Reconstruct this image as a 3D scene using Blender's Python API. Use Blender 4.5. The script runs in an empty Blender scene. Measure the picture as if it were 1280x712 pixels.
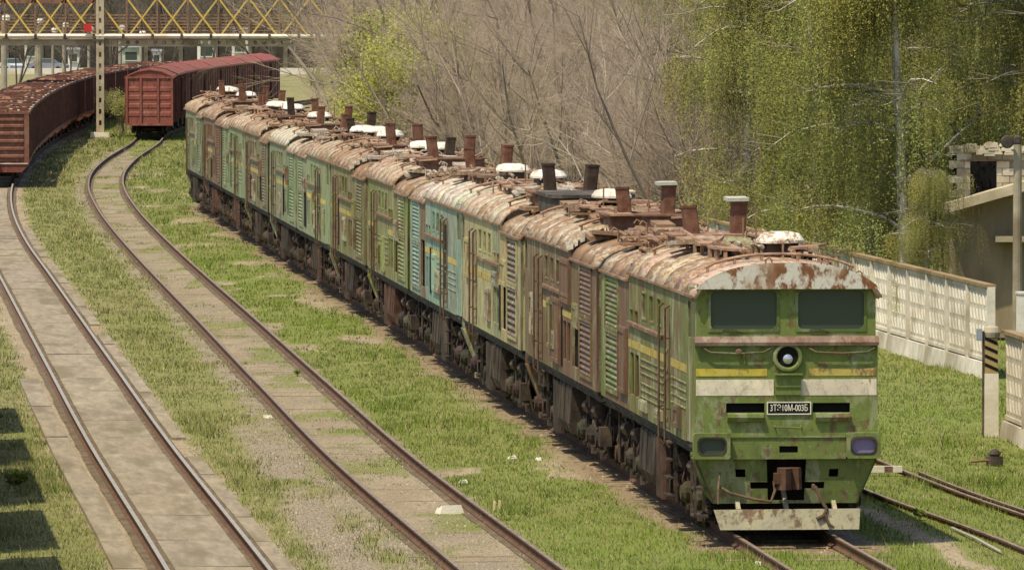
import bpy, math, random
import numpy as np
from mathutils import Vector, Matrix
random.seed(7); RNG = np.random.default_rng(11)
PI = math.pi
SC = bpy.context.scene
COL = SC.collection

# ------------------------------------------------------------------ camera
F_PX, CAM_H = 9800.0, 9.25            # long telephoto from a footbridge
PITCH = math.atan(372.0 / F_PX)
cam_d = bpy.data.cameras.new('camera'); cam = bpy.data.objects.new('camera', cam_d); COL.objects.link(cam)
cam_d.sensor_width = 36.0; cam_d.lens = 36.0 * F_PX / 1280.0
cam_d.clip_start = 1.0; cam_d.clip_end = 20000.0
cam.location = (0, 0, CAM_H); cam.rotation_euler = (PI / 2 - PITCH, 0, 0)
SC.camera = cam

# ------------------------------------------------------------------ sky, sun, exposure
SHX, SHY = 0.34, 0.36                 # shadow offset per metre of height
EL = math.atan(1 / math.hypot(SHX, SHY))
W = bpy.data.worlds.new('World'); SC.world = W; W.use_nodes = True
nt = W.node_tree
bg = nt.nodes['Background']
sky = nt.nodes.new('ShaderNodeTexSky'); sky.sky_type = 'NISHITA'; sky.sun_disc = False
sky.sun_elevation = EL; sky.sun_rotation = math.atan2(-SHX, -SHY)
sky.dust_density = 2.0
nt.links.new(sky.outputs[0], bg.inputs[0]); bg.inputs[1].default_value = 0.15
sun_d = bpy.data.lights.new('sun', 'SUN'); sun_d.energy = 4.4; sun_d.angle = math.radians(0.7)
sun_d.color = (1.0, 0.90, 0.66)
sun = bpy.data.objects.new('sun', sun_d); COL.objects.link(sun)
sun.rotation_euler = Vector((SHX, SHY, -1.0)).to_track_quat('-Z', 'Y').to_euler()
SC.view_settings.view_transform = 'Standard'; SC.view_settings.look = 'None'
SC.view_settings.gamma = 1.0; SC.view_settings.exposure = 0.20
SC.view_settings.use_curve_mapping = False
SC.render.engine = 'CYCLES'
SC.cycles.use_denoising = True
SC.cycles.max_bounces = 5; SC.cycles.transparent_max_bounces = 6

# ------------------------------------------------------------------ helpers
def G(px, py, z=0.0):
    """point at height z seen at a pixel of the 1280 x 712 photograph"""
    a = (px - 640) / F_PX; b = (356 - py) / F_PX
    r = (a, math.cos(PITCH) + b * math.sin(PITCH), -math.sin(PITCH) + b * math.cos(PITCH))
    t = (z - CAM_H) / r[2]
    return Vector((r[0] * t, r[1] * t, z))

class MB:
    def __init__(s): s.v = []; s.f = []
    def add(s, vs, fs):
        n = len(s.v); s.v += [tuple(p) for p in vs]; s.f += [tuple(i + n for i in q) for q in fs]; return s
    def box(s, x0, x1, y0, y1, z0, z1):
        return s.add([(x0,y0,z0),(x1,y0,z0),(x1,y1,z0),(x0,y1,z0),(x0,y0,z1),(x1,y0,z1),(x1,y1,z1),(x0,y1,z1)],
              [(0,3,2,1),(4,5,6,7),(0,1,5,4),(1,2,6,5),(2,3,7,6),(3,0,4,7)])
    def hexa(s, b, t):          # bottom 4 points, top 4 points, both counter-clockwise from above
        return s.add(list(b) + list(t), [(0,3,2,1),(4,5,6,7),(0,1,5,4),(1,2,6,5),(2,3,7,6),(3,0,4,7)])
    def bar(s, p, q, w, h=None):
        h = h or w; p = Vector(p); q = Vector(q); d = (q - p)
        if d.length < 1e-6: return s
        d.normalize(); u = Vector((0,0,1)) if abs(d.z) < .95 else Vector((1,0,0))
        a = d.cross(u).normalized() * (w / 2); b = a.cross(d).normalized() * (h / 2)
        P = [p-a-b, p+a-b, p+a+b, p-a+b, q-a-b, q+a-b, q+a+b, q-a+b]
        return s.add(P, [(0,1,2,3),(7,6,5,4),(1,0,4,5),(2,1,5,6),(3,2,6,7),(0,3,7,4)])
    def tube(s, pts, r, n=6, cap=True):
        pts = [Vector(p) for p in pts]; rs = r if isinstance(r, (list, tuple)) else [r] * len(pts)
        vs = []; fs = []; prev = None
        for i, p in enumerate(pts):
            d = (pts[min(i+1, len(pts)-1)] - pts[max(i-1, 0)]).normalized()
            if prev is None:
                u = Vector((0,0,1)) if abs(d.z) < .9 else Vector((1,0,0)); a = d.cross(u).normalized()
            else:
                a = (prev - d * prev.dot(d)).normalized()
            prev = a; b = d.cross(a)
            for k in range(n):
                t = 2*PI*k/n; vs.append(p + (a*math.cos(t) + b*math.sin(t)) * rs[i])
        for i in range(len(pts)-1):
            for k in range(n):
                fs.append((i*n+k, i*n+(k+1)%n, (i+1)*n+(k+1)%n, (i+1)*n+k))
        if cap: fs += [tuple(range(n-1,-1,-1)), tuple((len(pts)-1)*n+k for k in range(n))]
        return s.add(vs, fs)
    def lathe(s, prof, c, axis='Z', n=16):
        c = Vector(c); vs = []; fs = []
        for (r, h) in prof:
            for k in range(n):
                t = 2*PI*k/n; x, y = r*math.cos(t), r*math.sin(t)
                vs.append(c + {'Z': Vector((x,y,h)), 'X': Vector((h,x,y)), 'Y': Vector((y,h,x))}[axis])
        for i in range(len(prof)-1):
            for k in range(n): fs.append((i*n+k, i*n+(k+1)%n, (i+1)*n+(k+1)%n, (i+1)*n+k))
        fs += [tuple(range(n-1,-1,-1)), tuple((len(prof)-1)*n+k for k in range(n))]
        return s.add(vs, fs)
    def prism(s, poly, f0, f1):  # polygon in 2d; f0/f1 map (u,w) to the two end planes
        n = len(poly); a = [f0(*p) for p in poly]; b = [f1(*p) for p in poly]
        return s.add(a + b, [tuple(range(n-1,-1,-1)), tuple(range(n, 2*n))] + [(i, (i+1)%n, n+(i+1)%n, n+i) for i in range(n)])
    def panel(s, u0, u1, w0, w1, holes, to3, th):
        """flat sheet with rectangular holes; to3(u, w, t) with t=0 outside and t=th inside"""
        us = sorted({u0, u1, *[h[i] for h in holes for i in (0, 1)]}); ws = sorted({w0, w1, *[h[i] for h in holes for i in (2, 3)]})
        us = [u for u in us if u0-1e-9 <= u <= u1+1e-9]; ws = [w for w in ws if w0-1e-9 <= w <= w1+1e-9]
        def keep(i, j):
            if i < 0 or j < 0 or i >= len(us)-1 or j >= len(ws)-1: return False
            a, b = (us[i]+us[i+1])/2, (ws[j]+ws[j+1])/2
            return not any(h[0] < a < h[1] and h[2] < b < h[3] for h in holes)
        for i in range(len(us)-1):
            for j in range(len(ws)-1):
                if not keep(i, j): continue
                A, B, C, D = us[i], us[i+1], ws[j], ws[j+1]
                s.add([to3(A,C,0), to3(B,C,0), to3(B,D,0), to3(A,D,0)], [(0,1,2,3)])
                s.add([to3(A,C,th), to3(B,C,th), to3(B,D,th), to3(A,D,th)], [(3,2,1,0)])
                for (di, dj, p, q) in ((-1,0,(A,D),(A,C)), (1,0,(B,C),(B,D)), (0,-1,(A,C),(B,C)), (0,1,(B,D),(A,D))):
                    if not keep(i+di, j+dj):
                        s.add([to3(*p,0), to3(*p,th), to3(*q,th), to3(*q,0)], [(0,1,2,3)])
        return s
    def mesh(s, name, mat=None, smooth=False):
        me = bpy.data.meshes.new(name); me.from_pydata(s.v, [], s.f)
        if mat: me.materials.append(mat)
        if smooth: me.shade_smooth()
        me.update(); return me

def np_mesh(name, V, Fc, k, mat, col=None):
    """V (n,3), Fc (m,k) index array, optional per-vertex colour"""
    me = bpy.data.meshes.new(name); m = len(Fc)
    me.vertices.add(len(V)); me.vertices.foreach_set('co', np.asarray(V, np.float32).ravel())
    me.loops.add(m * k); me.loops.foreach_set('vertex_index', np.asarray(Fc, np.int32).ravel())
    me.polygons.add(m); me.polygons.foreach_set('loop_start', np.arange(0, m*k, k, dtype=np.int32))
    me.update(calc_edges=True)
    if col is not None:
        at = me.color_attributes.new('tone', 'FLOAT_COLOR', 'POINT')
        c = np.ones((len(V), 4), np.float32); c[:, :col.shape[1]] = col
        at.data.foreach_set('color', c.ravel())
    me.materials.append(mat); return me

def obj(name, me, parent=None, loc=(0,0,0), rot=(0,0,0), color=None):
    o = bpy.data.objects.new(name, me); COL.objects.link(o)
    o.parent = parent; o.location = loc; o.rotation_euler = rot
    if color is not None: o.color = color
    return o
def tag(o, label=None, cat=None, group=None, kind=None):
    for k, v in (('label', label), ('category', cat), ('group', group), ('kind', kind)):
        if v: o[k] = v
    return o
def empty(name, loc, rz=0, label=None, cat=None, group=None):
    o = bpy.data.objects.new(name, None); COL.objects.link(o); o.location = loc; o.rotation_euler = (0,0,rz)
    o.empty_display_size = .3
    return tag(o, label, cat, group)
CACHE = {}
def cm(key, fn):
    if key not in CACHE: CACHE[key] = fn()
    return CACHE[key]

# ------------------------------------------------------------------ materials
def newmat(name):
    m = bpy.data.materials.new(name); m.use_nodes = True; t = m.node_tree
    return m, t, t.nodes['Principled BSDF']
def N(t, typ, **kw):
    n = t.nodes.new('ShaderNode' + typ)
    for k, v in kw.items():
        if k in n.inputs.keys(): n.inputs[k].default_value = v
        else: setattr(n, k, v)
    return n
def coords(t, scale, jitter=True):
    tc = N(t, 'TexCoord'); mp = N(t, 'Mapping'); mp.inputs['Scale'].default_value = scale
    t.links.new(tc.outputs['Object'], mp.inputs['Vector'])
    if jitter:
        oi = N(t, 'ObjectInfo'); mu = N(t, 'Math', operation='MULTIPLY'); mu.inputs[1].default_value = 37.0
        t.links.new(oi.outputs['Random'], mu.inputs[0])
        cb = N(t, 'CombineXYZ'); 
        for i in range(3): t.links.new(mu.outputs[0], cb.inputs[i])
        t.links.new(cb.outputs[0], mp.inputs['Location'])
    return mp.outputs[0]
def noise(t, vec, scale, detail=4, rough=.6, dist=0.0):
    n = N(t, 'TexNoise'); n.inputs['Scale'].default_value = scale; n.inputs['Detail'].default_value = detail
    n.inputs['Roughness'].default_value = rough; n.inputs['Distortion'].default_value = dist
    if vec is not None: t.links.new(vec, n.inputs['Vector'])
    return n.outputs['Fac']
def ramp(t, fac, a, b, ca=(0,0,0,1), cb=(1,1,1,1)):
    r = N(t, 'ValToRGB'); r.color_ramp.elements[0].position = a; r.color_ramp.elements[1].position = b
    r.color_ramp.elements[0].color = ca; r.color_ramp.elements[1].color = cb
    t.links.new(fac, r.inputs[0]); return r.outputs[0]
def mix(t, fac, a, b, mode='MIX'):
    m = N(t, 'Mix', data_type='RGBA', blend_type=mode)
    for sock, v in ((m.inputs[0], fac), (m.inputs[6], a), (m.inputs[7], b)):
        if isinstance(v, (int, float)): sock.default_value = v
        elif isinstance(v, tuple): sock.default_value = v if len(v) == 4 else (*v, 1)
        else: t.links.new(v, sock)
    return m.outputs[2]
def math_(t, op, a, b):
    m = N(t, 'Math', operation=op)
    for i, v in enumerate((a, b)):
        if isinstance(v, (int, float)): m.inputs[i].default_value = v
        else: t.links.new(v, m.inputs[i])
    return m.outputs[0]
def bump(t, p, h, strength=.3, dist=.02):
    b = N(t, 'Bump'); b.inputs['Strength'].default_value = strength; b.inputs['Distance'].default_value = dist
    t.links.new(h, b.inputs['Height']); t.links.new(b.outputs[0], p.inputs['Normal'])

def mat_paint(name, pale=(.40,.38,.27), rust=(.10,.055,.034), streak=(1.6,1.1,.22), rough=.65, peel=1.0, chips=1.0, rt=(.565,.655), grime=.55, iso=(1,1,1)):
    """old paint: the colour of the object, flaking to a pale undercoat and to rust (alpha of the colour = how rusty)"""
    m, t, p = newmat(name)
    oi = N(t, 'ObjectInfo'); base = oi.outputs['Color']; al = oi.outputs['Alpha']
    v1 = coords(t, streak); v2 = coords(t, iso)
    n1 = noise(t, v1, 2.2, 6, .65, .3); n2 = noise(t, v2, 1.3, 5, .7, .4); n3 = noise(t, v2, 7, 4, .7); n4 = noise(t, v1, 6.5, 4, .7)
    c = mix(t, ramp(t, n2, .3, .75), mix(t, 1.0, base, (.74,.74,.80), 'MULTIPLY'), mix(t, 1.0, base, (1.16,1.15,1.12), 'MULTIPLY'))
    if peel:
        pe = ramp(t, math_(t, 'ADD', n1, math_(t, 'MULTIPLY', al, .16)), .55, .62)
        c = mix(t, math_(t, 'MULTIPLY', pe, .62 * peel), c, pale)
    th = math_(t, 'ADD', math_(t, 'MULTIPLY', al, .42), math_(t, 'MULTIPLY', math_(t, 'ADD', n4, n2), .5))
    ru = ramp(t, th, *rt)
    rc = mix(t, n3, rust, (rust[0]*2.1, rust[1]*1.9, rust[2]*1.7))
    c = mix(t, math_(t, 'MULTIPLY', ru, .85), c, rc)
    # grime streaks
    c = mix(t, math_(t, 'MULTIPLY', ramp(t, n4, .52, .68), grime), c, (.05,.045,.03))
    # smudges, small chips
    n5 = noise(t, v2, 2.6, 5, .75, .8); n6 = noise(t, v2, 16, 3, .7, .3)
    c = mix(t, math_(t, 'MULTIPLY', ramp(t, n5, .52, .70), .42), c, (.075,.068,.045))
    c = mix(t, math_(t, 'MULTIPLY', ramp(t, math_(t, 'ADD', n6, math_(t, 'MULTIPLY', al, .12)), .64, .70), .8 * chips), c, (.11,.06,.036))
    c = mix(t, math_(t, 'MULTIPLY', ramp(t, n6, .30, .36, (1,1,1,1), (0,0,0,1)), .35 * chips), c, pale)
    t.links.new(c, p.inputs['Base Color']); p.inputs['Roughness'].default_value = rough
    p.inputs['Specular IOR Level'].default_value = .25
    bump(t, p, n3, .25, .01); return m
def mat_noise(name, c1, c2, scale=4, rough=.8, stretch=(1,1,1), use_color=False, bumps=.3, spec=.2, c3=None, metal=0, rr=(.35,.68)):
    m, t, p = newmat(name); v = coords(t, stretch)
    n1 = noise(t, v, scale, 6, .65, .2); n2 = noise(t, v, scale*6, 3, .6); n3 = noise(t, v, scale*.3, 3, .6)
    c = mix(t, ramp(t, n1, *rr), c1, c2)
    if c3: c = mix(t, ramp(t, n3, .5, .66), c, c3)
    c = mix(t, math_(t, 'MULTIPLY', n2, .4), c, mix(t, 1.0, c, (.45,.45,.45), 'MULTIPLY'))
    if use_color:
        oi = N(t, 'ObjectInfo'); c = mix(t, 1.0, c, oi.outputs['Color'], 'MULTIPLY')
    t.links.new(c, p.inputs['Base Color']); p.inputs['Roughness'].default_value = rough
    p.inputs['Specular IOR Level'].default_value = spec; p.inputs['Metallic'].default_value = metal
    bump(t, p, n2, bumps, .02); return m
def mat_tone(name, rough=.7, trans=0.0, spec=.15, soft=None):
    """colour carried per vertex (each blade or leaf has its own)"""
    m, t, p = newmat(name)
    a = N(t, 'Attribute'); a.attribute_name = 'tone'
    t.links.new(a.outputs['Color'], p.inputs['Base Color']); p.inputs['Roughness'].default_value = rough
    p.inputs['Specular IOR Level'].default_value = spec
    nrm = None
    if soft:                       # small blades and leaves shade like the tuft or clump they belong to
        ge = N(t, 'NewGeometry'); tc = N(t, 'TexCoord'); s1 = N(t, 'VectorMath', operation='MULTIPLY_ADD'); s2 = N(t, 'VectorMath', operation='MULTIPLY_ADD'); nz = N(t, 'VectorMath', operation='NORMALIZE')
        t.links.new(tc.outputs['Object'], s1.inputs[0]); s1.inputs[1].default_value = (soft[0], soft[0], 0); s1.inputs[2].default_value = (0, 0, soft[1])
        t.links.new(ge.outputs['Normal'], s2.inputs[0]); s2.inputs[1].default_value = (soft[2],)*3; t.links.new(s1.outputs[0], s2.inputs[2])
        t.links.new(s2.outputs[0], nz.inputs[0]); nrm = nz.outputs[0]; t.links.new(nrm, p.inputs['Normal'])
    if trans:
        tr = N(t, 'BsdfTranslucent'); mx = N(t, 'MixShader'); mx.inputs[0].default_value = trans
        t.links.new(a.outputs['Color'], tr.inputs[0]); t.links.new(p.outputs[0], mx.inputs[1]); t.links.new(tr.outputs[0], mx.inputs[2])
        t.links.new(mx.outputs[0], t.nodes['Material Output'].inputs[0])
    return m

M = {}
M['paint'] = mat_paint('old_paint')
M['front'] = mat_paint('cab_paint', streak=(1,1,.6), rt=(.59,.65), grime=.38, peel=.5)
M['wagon'] = mat_paint('wagon_paint', pale=(.30,.18,.13), rust=(.10,.04,.028), streak=(1.2,1.2,.4), peel=.6)
M['roof'] = mat_paint('roof_paint', pale=(.47,.44,.35), rust=(.145,.082,.042), streak=(1.5,.32,1.5), rough=.8, peel=1.1, chips=.8, rt=(.61,.70), grime=.28, iso=(1.2,.35,1.2))
M['rust'] = mat_noise('rusty_iron', (.125,.068,.046), (.26,.17,.12), 5, .85, use_color=True)
M['grime'] = mat_noise('oily_grime', (.026,.022,.019), (.088,.070,.055), 3.5, .8, use_color=True, c3=(.115,.09,.07))
M['black'] = mat_noise('black_void', (.006,.006,.006), (.012,.012,.011), 3, .9)  # plain black; also stands in for shade inside openings
M['glass'] = newmat('dusty_glass')[0]
_p = M['glass'].node_tree.nodes['Principled BSDF']; _p.inputs['Base Color'].default_value = (.045,.06,.045,1); _p.inputs['Roughness'].default_value = .22; _p.inputs['Specular IOR Level'].default_value = .35
M['lens'] = newmat('lamp_lens')[0]
_p = M['lens'].node_tree.nodes['Principled BSDF']; _p.inputs['Base Color'].default_value = (.5,.52,.55,1); _p.inputs['Roughness'].default_value = .12; _p.inputs['Metallic'].default_value = .7
M['concrete'] = mat_noise('weathered_concrete', (.40,.35,.26), (.56,.50,.39), 1.6, .9, use_color=True, c3=(.30,.25,.17))
M['slab'] = mat_noise('dusty_slab', (.23,.19,.14), (.36,.305,.225), 5.0, .95, stretch=(1,.13,1), c3=(.20,.165,.11), use_color=True)
M['oil'] = mat_noise('oily_dirt', (.10,.072,.045), (.20,.15,.10), 3, .95, stretch=(1,.4,1))
M['sleeper'] = mat_noise('sleeper_wood', (.16,.12,.075), (.30,.24,.16), 3, .95)
M['rail_side'] = mat_noise('rail_rust', (.085,.045,.028), (.16,.095,.06), 6, .85)
M['rail_top'] = mat_noise('rail_head', (.36,.32,.26), (.46,.41,.33), 2, .5, metal=.3, spec=.4, bumps=.05)
M['rail_dull'] = mat_noise('rail_head_dull', (.17,.115,.08), (.30,.235,.18), 3, .6, spec=.3, bumps=.05)
M['white'] = mat_noise('whitewash', (.72,.69,.60), (.80,.77,.70), 2, .85, c3=(.60,.53,.42), use_color=True)
M['bark'] = mat_noise('grey_bark', (.13,.11,.085), (.24,.21,.17), 5, .9)
M['birch'] = mat_noise('birch_bark', (.30,.27,.22), (.80,.74,.64), 2.2, .85, stretch=(1,1,.55))
M['twig'] = mat_tone('twigs', .9)
M['leaf'] = mat_tone('leaves', .8, .52, .05, (.24,.7,.35))
M['visor'] = mat_noise('flaking_visor', (.20,.085,.038), (.60,.565,.49), 3.6, .8, stretch=(1.2,1,.75), rr=(.46,.54), c3=(.42,.30,.21))
M['grass'] = mat_tone('grass_blades', .8, .25, .05, (0,.9,.25))
M['plain'] = mat_noise('painted_metal', (.75,.75,.75), (.95,.95,.95), 3, .55, use_color=True, spec=.35, bumps=.08)
M['brickw'] = mat_noise('whitewashed_block', (.44,.385,.28), (.58,.52,.40), 1.5, .95, c3=(.22,.175,.11))
M['ochre'] = mat_noise('ochre_plaster', (.22,.17,.10), (.33,.265,.165), 1.1, .95, stretch=(1,1,.35), c3=(.12,.085,.05))
# ------------------------------------------------------------------ layout of the yard
class Curve1:
    """smooth X(Y) through control points"""
    def __init__(s, pts):
        s.y = np.array([p[0] for p in pts], float); s.x = np.array([p[1] for p in pts], float)
        s.m = np.gradient(s.x, s.y)
    def __call__(s, Y):
        Y = np.asarray(Y, float); i = np.clip(np.searchsorted(s.y, Y) - 1, 0, len(s.y) - 2)
        h = s.y[i+1] - s.y[i]; t = (Y - s.y[i]) / h; tc = np.clip(t, 0, 1)
        a = (1 + 2*tc) * (1-tc)**2 * s.x[i] + tc * (1-tc)**2 * h * s.m[i] + tc**2 * (3 - 2*tc) * s.x[i+1] + tc**2 * (tc-1) * h * s.m[i+1]
        return a + np.where(t < 0, t * h * s.m[i], 0) + np.where(t > 1, (t-1) * h * s.m[i+1], 0)
T1 = Curve1([(108,-3.35),(122.5,-4.62),(155.7,-7.6),(189.7,-10.5),(248.6,-15.5),(278,-18.0),(320,-21.2),(362,-23.85),(414,-26.25),(466,-28.0),(522,-29.0),(575,-28.4),(640,-26.0)])
T2 = Curve1([(108,1.30),(122.4,-.035),(149.2,-2.53),(179.3,-5.0),(221,-8.36),(243.6,-10.2),(266,-12.0),(291,-13.95),(323,-16.3),(360,-18.65),(382,-19.7),(411,-20.6),(455,-21.35),(495,-22.3),(520,-22.0),(543,-21.1),(596,-18.4),(640,-15.0)])
FRONT_Y, FRONT_X, SLOPE = 129.3, 4.53, -0.0837
T3 = Curve1([(100, FRONT_X + SLOPE*(100-FRONT_Y)), (200, FRONT_X + SLOPE*(200-FRONT_Y)), (300, FRONT_X + SLOPE*(300-FRONT_Y)), (400, FRONT_X + SLOPE*(400-FRONT_Y))])
T4 = Curve1([(105, 10.75), (128.6, 9.05), (142.7, 7.25), (151, 6.4), (180, 4.0), (230, -.2), (330, -8.6)])

def _hash(i, j, seed):
    n = (i * 374761393 + j * 668265263 + seed * 974634521) & 0xFFFFFFFF
    n = ((n ^ (n >> 13)) * 1274126177) & 0xFFFFFFFF
    return ((n ^ (n >> 16)) & 0xFFFF) / 65535.0
def vnoise(x, y, seed=0):
    x = np.asarray(x, float); y = np.asarray(y, float)
    i = np.floor(x).astype(np.int64); j = np.floor(y).astype(np.int64); u = x - i; v = y - j
    u = u*u*(3-2*u); v = v*v*(3-2*v)
    return (_hash(i,j,seed)*(1-u) + _hash(i+1,j,seed)*u)*(1-v) + (_hash(i,j+1,seed)*(1-u) + _hash(i+1,j+1,seed)*u)*v
def fbm(x, y, seed=0, o=4):
    s = 0; a = .5; t = 0
    for k in range(o): s = s + a * vnoise(x * 2**k, y * 2**k, seed + k); t += a; a *= .55
    return s / t
def sst(a, b, x): t = np.clip((x - a) / (b - a), 0, 1); return t*t*(3-2*t)
_pa, _pb, _pc = G(1075, 637), G(1150, 668), G(1215, 706)
PATH = Curve1([(_pc.y - 12, _pc.x + 1.1), (_pc.y, _pc.x), (_pb.y, _pb.x), (_pa.y, _pa.x), (_pa.y + 40, _pa.x - 3.3)])

def zones(X, Y):
    """grass cover, gravel, lushness at a place of the yard"""
    u1 = X - T1(Y); u2 = X - T2(Y); u3 = X - T3(Y)
    n1 = fbm(X*.55, Y*.16, 3); n2 = fbm(X*1.5, Y*.4, 9); n3 = fbm(X*.25, Y*.07, 21)
    mid = (u1 > 0) & (u2 < 0); right = (u2 >= 0) & (u3 < 0)
    g = np.where(u1 < -1.0, sst(.26, .42, .5*n1 + .5*n2 + .06), 0.0)
    gm = sst(.24, .42, .55*n1 + .45*n2 + .05)
    bare = np.exp(-((u2 + 1.95 + .25*np.sin(Y*.11)) / .62)**2) * sst(185, 150, Y) * sst(.30, .5, n3 + .12)
    bare = np.maximum(bare, np.exp(-((u2 + 1.25) / .3)**2) * .75)
    g = np.where(mid, gm * (1 - np.clip(bare * (1.15 - .4*n2), 0, 1)), g)
    gr = sst(.18, .32, .6*n1 + .4*n2) * (1 - .8*sst(.635, .70, n1))
    g = np.where(right, gr, g)
    g = np.where(np.abs(u2) < 1.08, np.where(np.abs(u2) < .60, .62*sst(.42, .60, .5*n1+.5*n2), .25 + .5*sst(.45,.6,n2)), g)
    slab = sst(1.50, 1.25, np.abs(u1) + .25*(n2-.5)); g = g * (1 - slab) + .02 * slab
    pad = (u1 < -1.2) & (u1 > -1.62) & (Y < 178); g = np.where(pad, g*.25, g)
    g = np.where(u3 >= 0, .97, g)
    bed = sst(-1.7, -1.15, u3 + 1.1*(n2-.5)) * sst(1.75, 1.45, u3) * (Y < 334) * sst(126.6, 128.8, Y + 2*(n2-.5))
    g = g * (1 - bed*.96)
    edge = np.exp(-((u3 + 1.9) / .5)**2) * sst(.5, .62, n1) * (Y > 128); g = g * (1 - .55*edge)
    up = np.abs(X - PATH(Y)); path = sst(.34, .16, up + .12*(n2-.5)) * (Y < 153) * (Y > 112); g = g * (1 - .92*path)
    gravel = np.where(mid, np.clip(bare*1.1, 0, 1), 0) + np.where(np.abs(u2) < 1.2, .35 + .5*sst(.4,.6,n2), 0)
    lush = np.where(right | (u3 >= 0), .62 + .5*(n3-.4), .22 + .5*(n1-.4))
    lush = lush * (1 - .35*sst(240, 420, Y))
    g = np.where(Y > 545, .55, g)
    return np.clip(g, 0, 1), np.clip(gravel, 0, 1), np.clip(lush, 0, 1), np.clip(bed, 0, 1), u1, u2, u3

def hgt(X, Y):
    u1 = X - T1(Y); u2 = X - T2(Y); u3 = X - T3(Y); u4 = X - T4(Y)
    d = np.minimum(np.minimum(np.abs(u1), np.abs(u2)), np.minimum(np.abs(u3), np.abs(u4)))
    return (fbm(X*.4, Y*.2, 40) - .5) * .16 * sst(1.2, 2.6, d) * (Y < 620) - .10 * sst(2.2, 5.5, d) * (Y < 620)

# ground: one sheet to the horizon
def build_ground():
    xs = np.concatenate([[-9000,-3000,-1000,-400,-150,-80,-50], np.arange(-36, 26.1, .4), [35,50,80,150,400,1000,3000,9000]])
    ys = np.concatenate([[-3000,-500,-50,40,80,100], np.arange(110, 210, .8), np.arange(210, 540, 1.8), [560,600,650,720,850,1000,1500,2500,4500,8000,14000]])
    XX, YY = np.meshgrid(xs, ys); nx, ny = len(xs), len(ys)
    g, gv, lu, bed, *_ = zones(XX.ravel(), YY.ravel())
    Z = hgt(XX.ravel(), YY.ravel())
    V = np.stack([XX.ravel(), YY.ravel(), Z], 1)
    i = np.arange(nx*ny).reshape(ny, nx)
    Fc = np.stack([i[:-1,:-1].ravel(), i[:-1,1:].ravel(), i[1:,1:].ravel(), i[1:,:-1].ravel()], 1)
    m, t, p = newmat('yard_soil')
    a = N(t, 'Attribute'); a.attribute_name = 'tone'; sp = N(t, 'SeparateColor'); t.links.new(a.outputs['Color'], sp.inputs[0])
    tc = N(t, 'TexCoord'); mp = N(t, 'Mapping'); mp.inputs['Scale'].default_value = (1, .16, 1); t.links.new(tc.outputs['Object'], mp.inputs['Vector'])
    v = mp.outputs[0]
    n1 = noise(t, v, .9, 6, .65); n2 = noise(t, v, 9, 5, .75); n3 = noise(t, v, 26, 3, .8)
    soil = mix(t, ramp(t, n1, .35, .65), (.25,.195,.125), (.36,.295,.20))
    soil = mix(t, math_(t, 'MULTIPLY', ramp(t, n2, .45, .62), .6), soil, (.17,.125,.08))
    stone = mix(t, ramp(t, n3, .40, .62), (.15,.12,.085), (.32,.27,.195))
    soil = mix(t, sp.outputs[1], soil, stone)
    turf = mix(t, sp.outputs[2], (.21,.19,.08), (.14,.175,.038))
    turf = mix(t, math_(t, 'MULTIPLY', ramp(t, n2, .5, .7), .5), turf, (.22,.18,.10))
    c = mix(t, ramp(t, math_(t, 'ADD', sp.outputs[0], math_(t, 'MULTIPLY', math_(t, 'SUBTRACT', n2, .5), .7)), .35, .65), soil, turf)
    al = a.outputs['Alpha']
    c = mix(t, al, mix(t, ramp(t, n2, .4, .65), (.14,.095,.055), (.29,.215,.135)), c)
    t.links.new(c, p.inputs['Base Color']); p.inputs['Roughness'].default_value = .95; p.inputs['Specular IOR Level'].default_value = .1
    bump(t, p, n3, .5, .03)
    col = np.stack([g, gv, lu, 1 - bed], 1)
    o = obj('ground', np_mesh('ground', V, Fc, 4, m, col)); tag(o, 'grassy railway yard ground with bare dirt patches', None, None, 'structure')
build_ground()

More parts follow.
